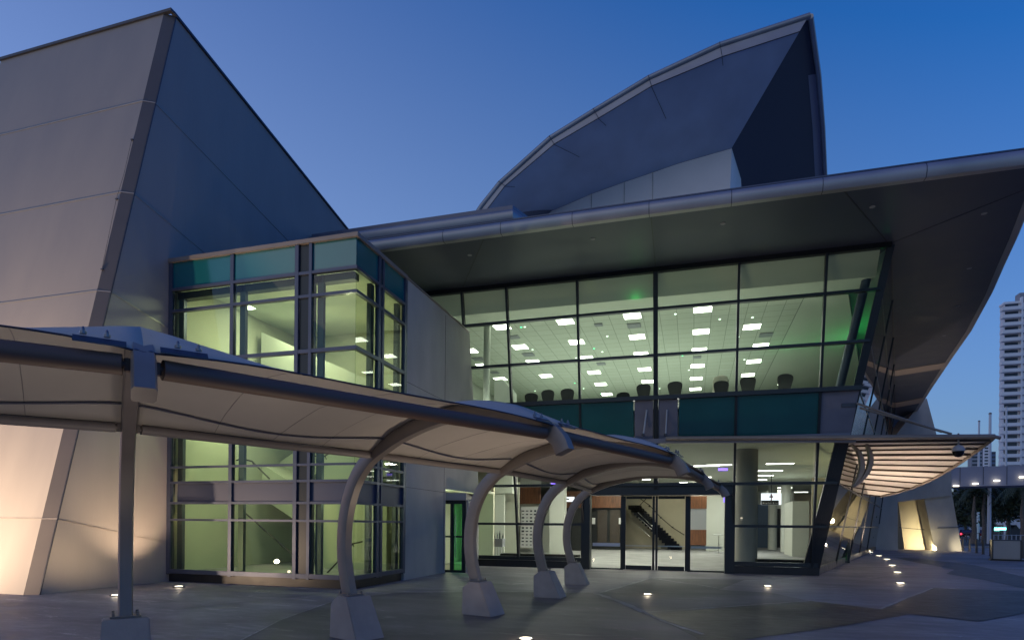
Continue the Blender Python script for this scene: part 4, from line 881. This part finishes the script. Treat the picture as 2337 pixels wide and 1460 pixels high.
# ================================================================== FABRIC WALKWAY CANOPY
fc = empty('fabric_canopy', (-3.5, 8, 0), 'cream tensile fabric walkway canopy on curved grey steel arches with tapered footings', 'canopy')
FR = [((-7.83, 2.84), (.871, -.491)), ((-5.73, 5.0), (.770, -.638)), ((-4.56, 7.57), (.928, -.372)), ((-3.62, 10.24), (.967, -.253)), ((-3.09, 13.18), (.996, -.094)), ((-3.05, 16.29), (1, 0))]
PR = [(-.06, .50), (-.16, .85), (-.22, 1.2), (-.2, 1.6), (-.1, 1.95), (.07, 2.25), (.32, 2.47), (.65, 2.63), (1.0, 2.76), (1.5, 2.88), (2.0, 2.93), (2.5, 2.91), (2.95, 2.80), (3.28, 2.64), (3.46, 2.50), (3.53, 2.36)]
def catmull(P, sub=3):
    out = []
    for i in range(len(P) - 1):
        p0, p1, p2, p3 = P[max(0, i - 1)], P[i], P[i + 1], P[min(len(P) - 1, i + 2)]
        for j in range(sub):
            t = j / sub; out.append(tuple(.5 * ((2 * p1[q]) + (-p0[q] + p2[q]) * t + (2 * p0[q] - 5 * p1[q] + 4 * p2[q] - p3[q]) * t * t + (-p0[q] + 3 * p1[q] - 3 * p2[q] + p3[q]) * t ** 3) for q in (0, 1)))
    return out + [P[-1]]
PC = catmull(PR)
def zprof(s):
    for (a, b), (c, d) in zip(PR[6:-1], PR[7:]):
        if a <= s <= c: return b + (d - b) * (s - a) / (c - a)
    return PR[-1][1] if s > 3 else PR[6][1]
def W3(i, s, z, w=0):
    (x, y), (dx, dy) = FR[i]; l = math.hypot(dx, dy); dx /= l; dy /= l
    k2 = [.95, .92, 1., 1.03, .97, 1.12][i] if s > .7 else 1.
    s2 = s if s <= .7 else .7 + (s - .7) * k2
    return Vector((x + dx * s2 - dy * w, y + dy * s2 + dx * w, z))
for i in range(6):
    secs = []
    for j, (s, z) in enumerate(PC):
        a_ = PC[max(0, j - 1)]; b_ = PC[min(len(PC) - 1, j + 1)]; dx, dz = b_[0] - a_[0], b_[1] - a_[1]; l = math.hypot(dx, dz); nx, nz = -dz / l, dx / l
        d_ = .10 if z < 2.2 or s < .3 else .088; w = .068
        cs = []
        for px_, py_ in ((-1, -.6), (-.8, -1), (.8, -1), (1, -.6), (1, .6), (.8, 1), (-.8, 1), (-1, .6)): cs.append(W3(i, s + nx * d_ * py_, z + nz * d_ * py_, w * px_))
        secs.append(cs)
    m = MB(); m.sweep(secs); arch = mk('arch_frame', m, 'steel_grey', fc, smooth=True)
    # tapered footing
    def fpt(s, w, z): return W3(i, s, z, w)
    m = MB()
    bot = [fpt(-.22, -.24, 0), fpt(.40, -.24, 0), fpt(.40, .24, 0), fpt(-.22, .24, 0)]
    topp = [fpt(-.24, -.21, .47), fpt(-.10, -.21, .58), fpt(.12, -.21, .58), fpt(.12, .21, .58), fpt(-.10, .21, .58), fpt(-.24, .21, .47)]
    m.add(bot + topp, [(0, 3, 2, 1), (4, 5, 8, 9), (5, 6, 7, 8), (0, 1, 6, 5, 4), (1, 2, 7, 6), (2, 3, 9, 8, 7), (3, 0, 4, 9)])
    mk('footing', m, 'footing_paint', arch, bevel=.012)
    m = MB(); m.add([fpt(-.17, -.14, .585), fpt(.06, -.14, .585), fpt(.06, .14, .585), fpt(-.17, .14, .585), fpt(-.17, -.14, .60), fpt(.06, -.14, .60), fpt(.06, .14, .60), fpt(-.17, .14, .60)], [(0, 3, 2, 1), (4, 5, 6, 7), (0, 1, 5, 4), (1, 2, 6, 5), (2, 3, 7, 6), (3, 0, 4, 7)])
    for s_, w_ in ((-.15, -.11), (.04, -.11), (-.15, .11), (.04, .11)):
        c = fpt(s_, w_, 0); m.lathe([(.014, .60), (.014, .64)], c.x, c.y, 8)
    mk('base_plate', m, 'steel_grey', arch)
    # clamp plates and bolts on the tip
    zc = lambda s_: zprof(s_) + .128
    for w0, w1 in ((-.36, -.09), (.09, .36)):
        m = MB(); m.prism([W3(i, 3.38, zc(3.38), w0), W3(i, 3.38, zc(3.38), w1), W3(i, 3.43, zc(3.43), w1), W3(i, 3.43, zc(3.43), w0)], (0, 0, .010))
        mk('clamp_plate', m, 'dark_trim', arch)
    for w in (-.31, -.19, .19, .31):
        c = W3(i, 3.36, zc(3.36) + .008, w); m = MB(); m.lathe([(.019, 0), (.019, .016), (.010, .018), (.010, .036), (.004, .045)], c.x, c.y, 8); m.v = [(x, y, z + c.z) for x, y, z in m.v]
        mk('bolt', m, 'steel_bolt', arch, smooth=True)
    for w in (-.04, .04):
        c = W3(i, 3.40, zc(3.40) - .03, w); m = MB(); m.lathe([(.022, 0), (.026, .008), (.014, .018)], c.x, c.y, 10); m.v = [(x, y, z + c.z) for x, y, z in m.v]
        mk('bolt', m, 'steel_bolt', arch, smooth=True)
for i in range(5):
    # purlin tubes with reduced ends
    for s, z, r, nm in ((3.33, 2.565, .066, 'front_tube'), (.44, 2.52, .050, 'rear_tube')):
        a_, b_ = W3(i, s, z), W3(i + 1, s, z); d = (b_ - a_).normalized()
        if r > .05 : a_ = W3(i, s + .02, z); b_ = W3(i + 1, s + .02, z)
        m = MB(); m.tube([a_ + d * .11, b_ - d * .11], r, 16); m.tube([a_ + d * .05, a_ + d * .11], .022, 8); m.tube([b_ - d * .11, b_ - d * .05], .022, 8)
        for q in (a_ + d * .08, b_ - d * .08): m.tube([q - Vector((0, 0, .04)), q + Vector((0, 0, .04))], .024, 8)
        mk(nm, m, 'tube_dark' if r > .055 else 'tube_brown', fc, smooth=True)
    # membrane
    NU, NS = 18, 22; vs = []; fs = []
    for a in range(NU + 1):
        u = a / NU; q = 4 * u * (1 - u); s0 = .42 + .06 * q; s1 = 3.43 - .12 * q
        for b in range(NS + 1):
            s = s0 + (s1 - s0) * b / NS
            zf = 2.56 + .15 * min(1, b / NS * 2.2) + .05 * math.sin(math.pi * b / NS)
            za = zprof(s) + .03 + .085 * min(1, (s - .42) / .4); w_ = q ** 1.5
            A = W3(i, s, 0); B = W3(i + 1, s, 0); P = A.lerp(B, u); P.z = za * (1 - w_ * .92) + zf * w_ * .92
            vs.append(P)
    for a in range(NU):
        for b in range(NS): o_ = a * (NS + 1) + b; fs.append((o_, o_ + 1, o_ + NS + 2, o_ + NS + 1))
    m = MB(); m.add(vs, fs); o = mk('membrane', m, 'membrane', fc, smooth=True)
    so_ = o.modifiers.new('thickness', 'SOLIDIFY'); so_.thickness = .006
    m = MB(); m.tube([vs[a * (NS + 1) + NS] for a in range(NU + 1)], .007, 6); mk('edge_cable', m, 'dark_trim', fc, smooth=True)
    m = MB(); m.tube([vs[a * (NS + 1)] - Vector((0, 0, .01)) for a in range(NU + 1)], .015, 6); mk('edge_cable', m, 'dark_trim', fc, smooth=True)
    m = MB(); wb = [vs[a * (NS + 1) + 2] - Vector((0, 0, .02)) for a in range(NU + 1)]
    for a in range(NU): m.beam(wb[a], wb[a + 1], .05, .008)
    mk('webbing', m, 'grey_panel', fc)
    for a in (5, 9, 13):
        m = MB(); m.tube([vs[a * (NS + 1) + b] - Vector((0, 0, .005)) for b in range(NS + 1)], .0045, 5); mk('fabric_seam', m, 'tube_brown', fc)

# ================================================================== GROUND UPLIGHTS
def uplight(u, v, lb, e=0, col=(1, .72, .45), aim=None, spot=100, r=.085):
    p = gz(u, v); t = empty('ground_uplight', (p.x, p.y, 0), lb, 'ground light', 'round uplights set in the paving')
    mk('lens', MB().lathe([(.001, .026), (r, .026), (r, .022)], k=20), 'uplight_glow', t, local=True)
    mk('bezel', MB().lathe([(r + .001, .008), (r + .035, .008), (r + .035, .022), (r + .001, .024)], k=20), 'dark_trim', t, local=True)
    lamp('spill_lamp', 'POINT', (p.x, p.y, .10), 1.6 + p.y * .06, (1, .82, .60), t, shadow_soft_size=.05)
    if e: lamp('uplight_lamp', 'SPOT', (p.x, p.y, .06), e, col, t, aim=Vector((p.x, p.y, 0)) + Vector(aim), spot_size=math.radians(spot), spot_blend=.8, shadow_soft_size=.06)
uplight(265, 1359, 'pale uplight disc close behind the foreground canopy post', 220, (1, .70, .42), (-1.0, .6, 2.6), 150)
uplight(408, 1339, 'bright warm uplight disc in front of the stair hall plinth', 420, (1, .68, .44), (-1.25, -.15, 2.2), 84)
uplight(1478, 1357, 'bright uplight disc in the grey paving before the entrance doors', 30, (1, .9, .75), (0, 0, 1), 130)
uplight(1752, 1338, 'uplight disc in the paving below the right glass bay', 30, (1, .9, .75), (0, 0, 1), 130)
for i, (u, v) in enumerate(((2055, 1331), (2048, 1306), (2036, 1290), (2024, 1276), (2006, 1268), (1986, 1260), (1968, 1254))):
    uplight(u, v, f"uplight disc {['nearest', 'second', 'third', 'fourth', 'fifth', 'sixth', 'farthest'][i]} in the curving row right of the hall", [90, 900, 1150, 800, 260, 0, 0][i], (1, .74, .55), (-.15, .2, 1), 120, r=.10 + .014 * i)
uplight(1200, 1459, 'uplight disc cut by the bottom edge, right of the second footing', 110, (1, .80, .62), (-.3, .3, 1), 140)
uplight(1260, 1316, 'small uplight disc behind the third canopy footing', 260, (1, .78, .55), (0, 0, 1), 140)
for x, y, e, lb in ((-2.6, 4.6, 55, 'added out-of-frame uplight for the canopy underside, close to the camera'), (-4.4, 3.3, 45, 'added out-of-frame uplight for the canopy underside, left of the camera'), (-1.9, 11.0, 60, 'added uplight for the canopy underside between second and third arch')):  # unseen uplights added to brighten the fabric from below
    if y > 10: continue
    t = empty('ground_uplight', (x, y, 0), lb, 'ground light', 'round uplights set in the paving')
    mk('lens', MB().lathe([(.001, .026), (.1, .026), (.1, .022)], k=20), 'uplight_glow', t, local=True); mk('bezel', MB().lathe([(.101, .008), (.135, .008), (.135, .022), (.101, .024)], k=20), 'dark_trim', t, local=True)
    lamp('uplight_lamp', 'SPOT', (x, y, .1), e, (1, .82, .66), t, aim=(x, y, 4), spot_size=math.radians(150), spot_blend=1, shadow_soft_size=.02)
# wall washers at the foot of the tower, outside the frame on the left
for x, y, e in ((-15.2, 6.1, 4300), (-19.5, 5.8, 4300)):
    t = empty('ground_uplight', (x, y, 0), 'warm wall-washing uplight at the foot of the tower' if x > -17 else 'outer warm uplight at the foot of the tower', 'ground light', 'round uplights set in the paving')
    mk('lens', MB().lathe([(.001, .026), (.1, .026), (.1, .022)], k=20), 'uplight_glow', t, local=True); mk('bezel', MB().lathe([(.101, .008), (.135, .008), (.135, .022), (.101, .024)], k=20), 'dark_trim', t, local=True)
    lamp('uplight_lamp', 'SPOT', (x, y, .1), e * .72, (1, .70, .46), t, aim=(x + .2, y + 4.0, 3.4), spot_size=math.radians(125), spot_blend=1, shadow_soft_size=.08)

# ================================================================== PYLON BUILDING (right)
py = empty('pylon_building', (15, 54, 0), 'grey concrete block on leaning floodlit pylons beyond the awning', 'building')
def pp(px, Y, th, name, mat):
    m = MB(); pts = [Yp(u, v, Y) for u, v in px]
    for p in pts:
        if p.z < .25: p.z = 0
    m.prism(pts, (0, th, 0)); return mk(name, m, mat, py)
pp([(1925, 1253), (2049, 1253), (2049, 1138), (2052, 1060), (1925, 1060)], 50, 3, 'wall', 'concrete_wall')
pp([(2064, 1252), (2117, 1250), (2096, 1138), (2050, 1143)], 52.5, 1.5, 'pylon', 'concrete_cream')
pp([(2134, 1254), (2196, 1256), (2171, 1118), (2108, 1130)], 50.5, 1.6, 'pylon', 'concrete_wall')
pp([(2049, 1145), (2172, 1130), (2171, 1062), (2049, 1062)], 50.3, 3.2, 'lintel', 'concrete_wall')
pp([(1990, 1063), (2155, 1063), (2135, 982), (2115, 908), (2085, 940)], 50.1, 3, 'leaning_fin', 'concrete_wall')
for q in (((2052, 1203), (2110, 1208)), ((2140, 1204), (2186, 1203))):
    m = MB(); m.beam(Yp(*q[0], 50.45), Yp(*q[1], 50.45), .03, .04); mk('joint', m, 'dark_trim', py)
lamp('pylon_lamp', 'SPOT', tuple(gz(2100, 1252) + Vector((-.3, -3.8, .1))), 700, (1, .80, .42), py, aim=gz(2100, 1250) + Vector((0, 2.5, 3)), spot_size=2.0, spot_blend=.8)
lamp('pylon_lamp', 'POINT', tuple(gz(2122, 1256) + Vector((-.2, -.6, .9))), 45, (1, .82, .45), py, shadow_soft_size=.2)
lamp('pylon_lamp', 'SPOT', tuple(gz(2186, 1257) + Vector((0, -1.2, .1))), 90, (1, .85, .55), py, aim=gz(2186, 1250) + Vector((-.6, 1.5, 3)), spot_size=1.6, spot_blend=.8)
# footbridge beam
fb = empty('footbridge', (26, 58, 4), 'long blue grey elevated walkway beam with small lamps under its edge', 'bridge')
A0 = Yp(2160, 1066, 56); A1 = Yp(2420, 1056, 56); 
m = MB(); zb0 = Yp(2200, 1107, 56).z; m.prism([(A0.x, 56, zb0 - .1), (A1.x + 12, 56, zb0 + .2), (A1.x + 12, 56, A0.z + .2), (A0.x, 56, A0.z)], (0, 3, 0)); mk('beam', m, 'beam_blue', fb)
for u in (2191, 2244, 2298): p = Yp(u, 1085, 56); mk('beam_joint', MB().box(p.x - .02, p.x + .02, 55.985, 55.999, zb0 + .05, A0.z), 'dark_trim', fb)
for u, v in ((2181, 1108), (2225, 1103), (2274, 1096), (2332, 1088)):
    p = Yp(u, v, 55.9); mk('soffit_lamp', MB().box(p.x - .16, p.x + .16, 55.7, 55.95, p.z - .06, p.z + .04), 'fascia_lamp', fb)

# ================================================================== STREET FURNITURE
def bollard(u, v, lb, first=[None]):
    p = gz(u, v)
    if first[0] is None:
        t = empty('bollard', (0, 0, 0), lb, 'bollard', 'bollards at the plaza edge')
        mk('post', MB().lathe([(.07, 0), (.07, .88), (.06, .93), (.02, .95)], k=14), 'bollard_dark', t, local=True, smooth=True); mk('base_ring', MB().lathe([(.10, .001), (.10, .02), (.072, .03)], k=14), 'steel_dark', t, local=True)
        first[0] = t
    else: t = copy_tree(first[0])
    t.location = (p.x, p.y, 0); t['label'] = lb
for q in ((2197, 1256, 'dark bollard touching the foot of the right pylon'), (2213, 1257, 'dark bollard second from the pylon'), (2229, 1261, 'dark bollard middle of the five left of the ribbed bin'), (2244, 1264, 'dark bollard fourth from the pylon'), (2261, 1268, 'dark bollard just left of the ribbed bin'), (2334, 1273, 'dark bollard at the right picture edge')): bollard(*q)
pb = gz(2295, 1278); bn = empty('ribbed_bin', (pb.x, pb.y, 0), 'pale ribbed metal bin enclosure on a dark base near the bollards', 'bin', rz=-.30)
wB = .56; hB = Yp(2295, 1231, pb.y).z
m = MB().box(-wB + .03, wB - .03, -.4, .4, .08, hB - .04)
for i in range(17): x = -wB + .05 + i * (2 * wB - .1) / 16; m.box(x - .018, x + .018, -.43, -.401, .1, hB - .06)
mk('body', m, 'rib_sheet', bn, local=True); mk('frame', MB().box(-wB - .03, -wB + .029, -.45, .45, 0, hB).box(wB - .029, wB + .03, -.45, .45, 0, hB).box(-wB, wB, -.44, .44, hB - .039, hB), 'dark_trim', bn, local=True); mk('base', MB().box(-wB - .1, wB + .35, -.5, .5, 0.001, .07), 'base_black', bn, local=True)
def flagpole(u, v0, v1, lb):
    p = gz(u, v1); h = Yp(u, v0, p.y).z; t = empty('flagpole', (p.x, p.y, 0), lb, 'pole', 'white poles by the street')
    mk('shaft', MB().lathe([(.20, .0), (.18, h * .3), (.12, h)], k=12), 'pole_white', t, local=True, smooth=True); mk('cap', MB().lathe([(.15, h), (.15, h + .12), (.05, h + .2)], k=12), 'steel_grey', t, local=True)
flagpole(2257, 945, 1240, 'thick white pole in the middle of the three street poles'); flagpole(2232, 962, 1231, 'slimmer white pole left of the other street poles'); flagpole(2294, 929, 1231, 'white pole in front of the apartment tower')
# fence
fe = empty('railing_fence', (25, 55, 0), 'low pale railing fence behind the ribbed bin along the street', 'fence')
fa, fb_ = gz(2268, 1246), gz(2420, 1247)
for z in (.25, 1.05): m = MB(); m.beam(fa + Vector((0, 0, z)), fb_ + Vector((0, 0, z)), .05, .05); mk('rail', m, 'rib_sheet', fe)
for i in range(16): p = fa.lerp(fb_, i / 15); mk('fence_post', MB().box(p.x - .03, p.x + .03, p.y - .03, p.y + .03, 0, 1.1), 'rib_sheet', fe)
fl_ = empty('railing_fence', (18, 60, 0), 'low dark railing along the road kerb behind the bollards', 'fence')
fa, fb_ = gz(2196, 1236), gz(2275, 1238)
for z in (.3, 1.1): m = MB(); m.beam(fa + Vector((0, 0, z)), fb_ + Vector((0, 0, z)), .06, .06); mk('rail', m, 'bollard_dark', fl_)
for i in range(9): p = fa.lerp(fb_, i / 8); mk('fence_post', MB().box(p.x - .04, p.x + .04, p.y - .04, p.y + .04, 0, 1.15), 'bollard_dark', fl_)
# cars
def car(x, y, rz_, mat, lb, lit=True):
    t = empty('parked_car', (x, y, 0), lb, 'car', 'cars waiting on the street', rz_)
    prf = [(-2.2, .35), (-2.2, .8), (-1.9, .95), (-1.3, 1.42), (.2, 1.45), (1.0, .98), (2.1, .82), (2.25, .5), (2.2, .35)]
    m = MB(); m.prism([(-.88, px_, z) for px_, z in prf], (1.76, 0, 0)); mk('body', m, mat, t, local=True, bevel=.05)
    mk('rear_window', MB().prism([(-.7, -1.86, 1.0), (.7, -1.86, 1.0), (.62, -1.40, 1.37), (-.62, -1.40, 1.37)], (0, -.03, .02)), 'dark_window', t, local=True)
    mk('side_window', MB().box(-.90, -.885, -1.2, .5, 1.0, 1.35), 'dark_window', t, local=True); mk('side_window', MB().box(.885, .90, -1.2, .5, 1.0, 1.35), 'dark_window', t, local=True)
    for sx in (-1, 1):
        for sy in (-1.35, 1.4):
            m = MB(); m.tube([(sx * .72, sy, .33), (sx * .9, sy, .33)], .33, 16); mk('wheel', m, 'rubber', t, local=True)
        mk('tail_light', MB().box(sx * .70 - .16, sx * .70 + .16, -2.24, -2.205, .70, .90), 'tail_glow' if lit else 'car_red', t, local=True)
    mk('bumper', MB().box(-.85, .85, -2.27, -2.20, .36, .55), 'rubber', t, local=True); mk('number_plate', MB().box(-.26, .26, -2.285, -2.272, .42, .53), 'white_plastic', t, local=True)
pc1 = gz(2205, 1229); car(pc1.x, pc1.y, -.3, 'car_dark', 'dark car with glowing red tail lights at the left of the street'); pc2 = gz(2240, 1230); car(pc2.x, pc2.y, -.3, 'car_red', 'second car with red tail lights beside the slim white pole')
pc3 = gz(2200, 1231); 
# shop kiosk across the street
kk = empty('shop_front', (70, 112, 0), 'dark shop front with a white canopy and small crest emblem across the street', 'building')
ka = Yp(2262, 1225, 112); kb = Yp(2420, 1225, 112)
mk('wall', MB().box(ka.x + 2, kb.x, 112, 118, 0, Yp(2300, 1180, 112).z), 'dark_window', kk); mk('white_canopy', MB().box(ka.x + 1, ka.x + 5.4, 111, 113, Yp(2290, 1197, 112).z, Yp(2290, 1184, 112).z), 'pole_white', kk)
mk('white_canopy', MB().box(ka.x + 7.5, kb.x, 111, 112, Yp(2300, 1219, 112).z, Yp(2300, 1209, 112).z), 'pole_white', kk)
p = Yp(2327, 1197, 110.9); mk('crest_emblem', MB().prism([(p.x - .35, 110.9, p.z + .5), (p.x + .35, 110.9, p.z + .5), (p.x + .35, 110.9, p.z - .1), (p.x, 110.9, p.z - .6), (p.x - .35, 110.9, p.z - .1)], (0, .08, 0)), 'pole_white', kk)
for u, v, nm in ((2265, 1207, 'left'), (2284, 1206, 'right')):
    p = Yp(u, v, 100); t = empty('street_sign_light', (p.x, 100, 0), f'{nm} teal glowing street light across the road', 'street light', 'teal street lights'); mk('lamp_head', MB().box(p.x - .8, p.x + .8, 99.9, 100.1, p.z - .18, p.z + .18), 'teal_glow', t); mk('post', MB().box(p.x - .08, p.x + .08, 100.1, 100.2, 0, p.z), 'steel_dark', t)

# trees
def tree(x, y, h, r, lb, palm=False, seed=1, trunkh=None):
    rnd = random.Random(seed); t = empty('palm_tree' if palm else 'street_tree', (x, y, 0), lb, 'tree', 'dark trees along the street')
    th_ = trunkh or h * .5
    m = MB(); m.tube([(0, 0, 0), (.1, .05, th_ * .5), (.0, .1, th_), (.1, .1, h * .82)], [.28, .22, .18, .08], 9)
    if not palm:
        for a in range(7):
            an = a * .9; m.tube([(0, .05, th_ * (.75 + .05 * a)), (math.cos(an) * r * .4, math.sin(an) * r * .4, th_ + (h - th_) * .35), (math.cos(an) * r * .75, math.sin(an) * r * .75, th_ + (h - th_) * (.4 + .07 * a))], [.11, .07, .03], 6)
    mk('trunk', m, 'bark', t, local=True, smooth=True)
    m = MB()
    if palm:
        for a in range(26):
            an = rnd.uniform(0, 6.28); el = rnd.uniform(-.3, 1.2); L_ = r * rnd.uniform(.8, 1.1); prev = None
            for q in range(9):
                f_ = q / 8; rr = L_ * f_ * math.cos(el * (1 - f_ * .5)); zq = h + L_ * (math.sin(el) * f_ - .75 * f_ * f_)
                c = Vector((math.cos(an) * rr, math.sin(an) * rr, zq))
                if prev is not None:
                    sd_ = Vector((-math.sin(an), math.cos(an), 0))
                    for s_ in (-1, 1):
                        for e_ in (0, .5):
                            b0 = prev.lerp(c, e_); b1 = prev.lerp(c, e_ + .3); tip_ = b1 + sd_ * s_ * r * .28 * (1 - f_ * .6) + Vector((math.cos(an) * .2, math.sin(an) * .2, -r * .14)); m.add([b0, b1, tip_], [(0, 1, 2)])
                prev = c
    else:
        cl = []
        for a in range(46):
            an = rnd.uniform(0, 6.28); rr = r * rnd.random() ** .5 * .95; zc = h * .42 + (h * .60) * rnd.random()
            k_ = math.sqrt(max(.08, 1 - ((zc - h * .7) / (h * .42)) ** 2)); cl.append((math.cos(an) * rr * k_, math.sin(an) * rr * k_, zc, r * rnd.uniform(.22, .42)))
        for cx_, cy_, cz_, cr2 in cl:
            for a in range(110):
                d = Vector((rnd.gauss(0, 1), rnd.gauss(0, 1), rnd.gauss(0, .8))); d = d.normalized() * cr2 * rnd.random() ** .4; c = Vector((cx_, cy_, cz_)) + d
                u_ = Vector((rnd.gauss(0, 1), rnd.gauss(0, 1), rnd.gauss(0, 1))).normalized() * rnd.uniform(.16, .32); v_ = u_.cross(Vector((rnd.gauss(0, 1), rnd.gauss(0, 1), rnd.gauss(0, 1)))).normalized() * rnd.uniform(.07, .15)
                m.add([c - u_, c + v_, c + u_, c - v_], [(0, 1, 2, 3)])
    mk('crown', m, 'leaf_dark', t, local=True)
def at(u, Y): return Yp(u, 1200, Y).x
tree(at(2262, 84), 84, 7.4, 4.4, 'large dark spreading tree in the middle of the street trees', seed=3)
tree(at(2300, 90), 90, 7.8, 4.0, 'dark tree behind the tall white pole before the apartment tower', seed=4)
tree(at(2222, 78), 78, 6.3, 2.4, 'bushy dark palm at the left end of the street trees', True, 5)
tree(at(2245, 80), 80, 6.8, 2.4, 'dark palm between the slim and thick white poles', True, 15)
tree(at(2333, 74), 74, 6.6, 2.6, 'dark palm with feathery fronds at the right picture edge', True, 6)
tree(at(2203, 125), 125, 6.0, 4.0, 'low dark tree far down the street beside the pylon', seed=8)
tree(at(2180, 160), 160, 9, 5.0, 'distant dark tree mass behind the pylon gap', seed=9)
tree(at(2100, 150), 150, 8, 5.0, 'distant dark tree seen between the floodlit pylons', seed=10)

# apartment tower and far towers
def tower(u0, u1, vtop, Y, floors, lb, mat='apartment_white', balc=True, step=None):
    a_ = Yp(u0, 1100, Y); b_ = Yp(u1, 1100, Y); H = Yp((u0 + u1) / 2, vtop, Y).z; D_ = (b_.x - a_.x) * (.22 if balc else .8)
    t = empty('apartment_tower' if balc else 'distant_tower', ((a_.x + b_.x) / 2, Y, 0), lb, 'building')
    mk('wall', MB().box(a_.x, b_.x, Y, Y + D_, 0, H), mat, t); fh = H / floors; W_ = b_.x - a_.x
    m = MB(); m2 = MB()
    for f_ in range(2, floors):
        z = f_ * fh
        if balc:
            mk('balcony', MB().box(a_.x - 1.2, a_.x + W_ * .28, Y - 1.8, Y - .02, z, z + fh * .42), 'apartment_white', t)
            mk('window', MB().box(a_.x + .1, a_.x + W_ * .27, Y - .06, Y - .02, z + fh * .42, z + fh * .95), 'dark_window', t)
            mk('ledge', MB().box(a_.x + W_ * .34, b_.x, Y - .35, Y - .01, z, z + fh * .12), 'apartment_grey', t)
            for q in range(2):
                x = a_.x + W_ * (.42 + .3 * q); mk('window', MB().box(x, x + W_ * .16, Y - .05, Y - .015, z + fh * .4, z + fh * .85), 'dark_window' if random.random() > .06 else 'lit_window', t)
        else:
            mk('window_band', MB().box(a_.x + W_ * .08, b_.x - W_ * .08, Y - .08, Y - .02, z + fh * .35, z + fh * .85), 'dark_window', t)
    if balc: mk('rib', MB().box(a_.x + W_ * .30, a_.x + W_ * .335, Y - 1.0, Y, 0, H + 1.5), 'apartment_white', t); mk('roof', MB().box(a_.x + W_ * .3, b_.x, Y + .1, Y + D_, H, H + 3), 'apartment_grey', t); mk('roof', MB().box(a_.x - .3, a_.x + W_ * .3, Y - .5, Y + D_, H - .1, H + .5), 'apartment_white', t)
tower(2289, 2405, 690, 210, 30, 'tall white apartment tower with stacked balconies at the right edge')
tower(2216, 2243, 1022, 420, 22, 'small pale distant tower above the walkway beam', 'apartment_grey', False)
tower(2245, 2262, 1012, 520, 28, 'slim white distant tower with dark stripes', 'apartment_white', False)
tower(2262, 2272, 1030, 600, 20, 'narrow blue distant tower beside the white apartments', 'blue_wall', False)
tower(2184, 2212, 1108, 300, 12, 'low dark distant block below the walkway beam', 'blue_wall', False)
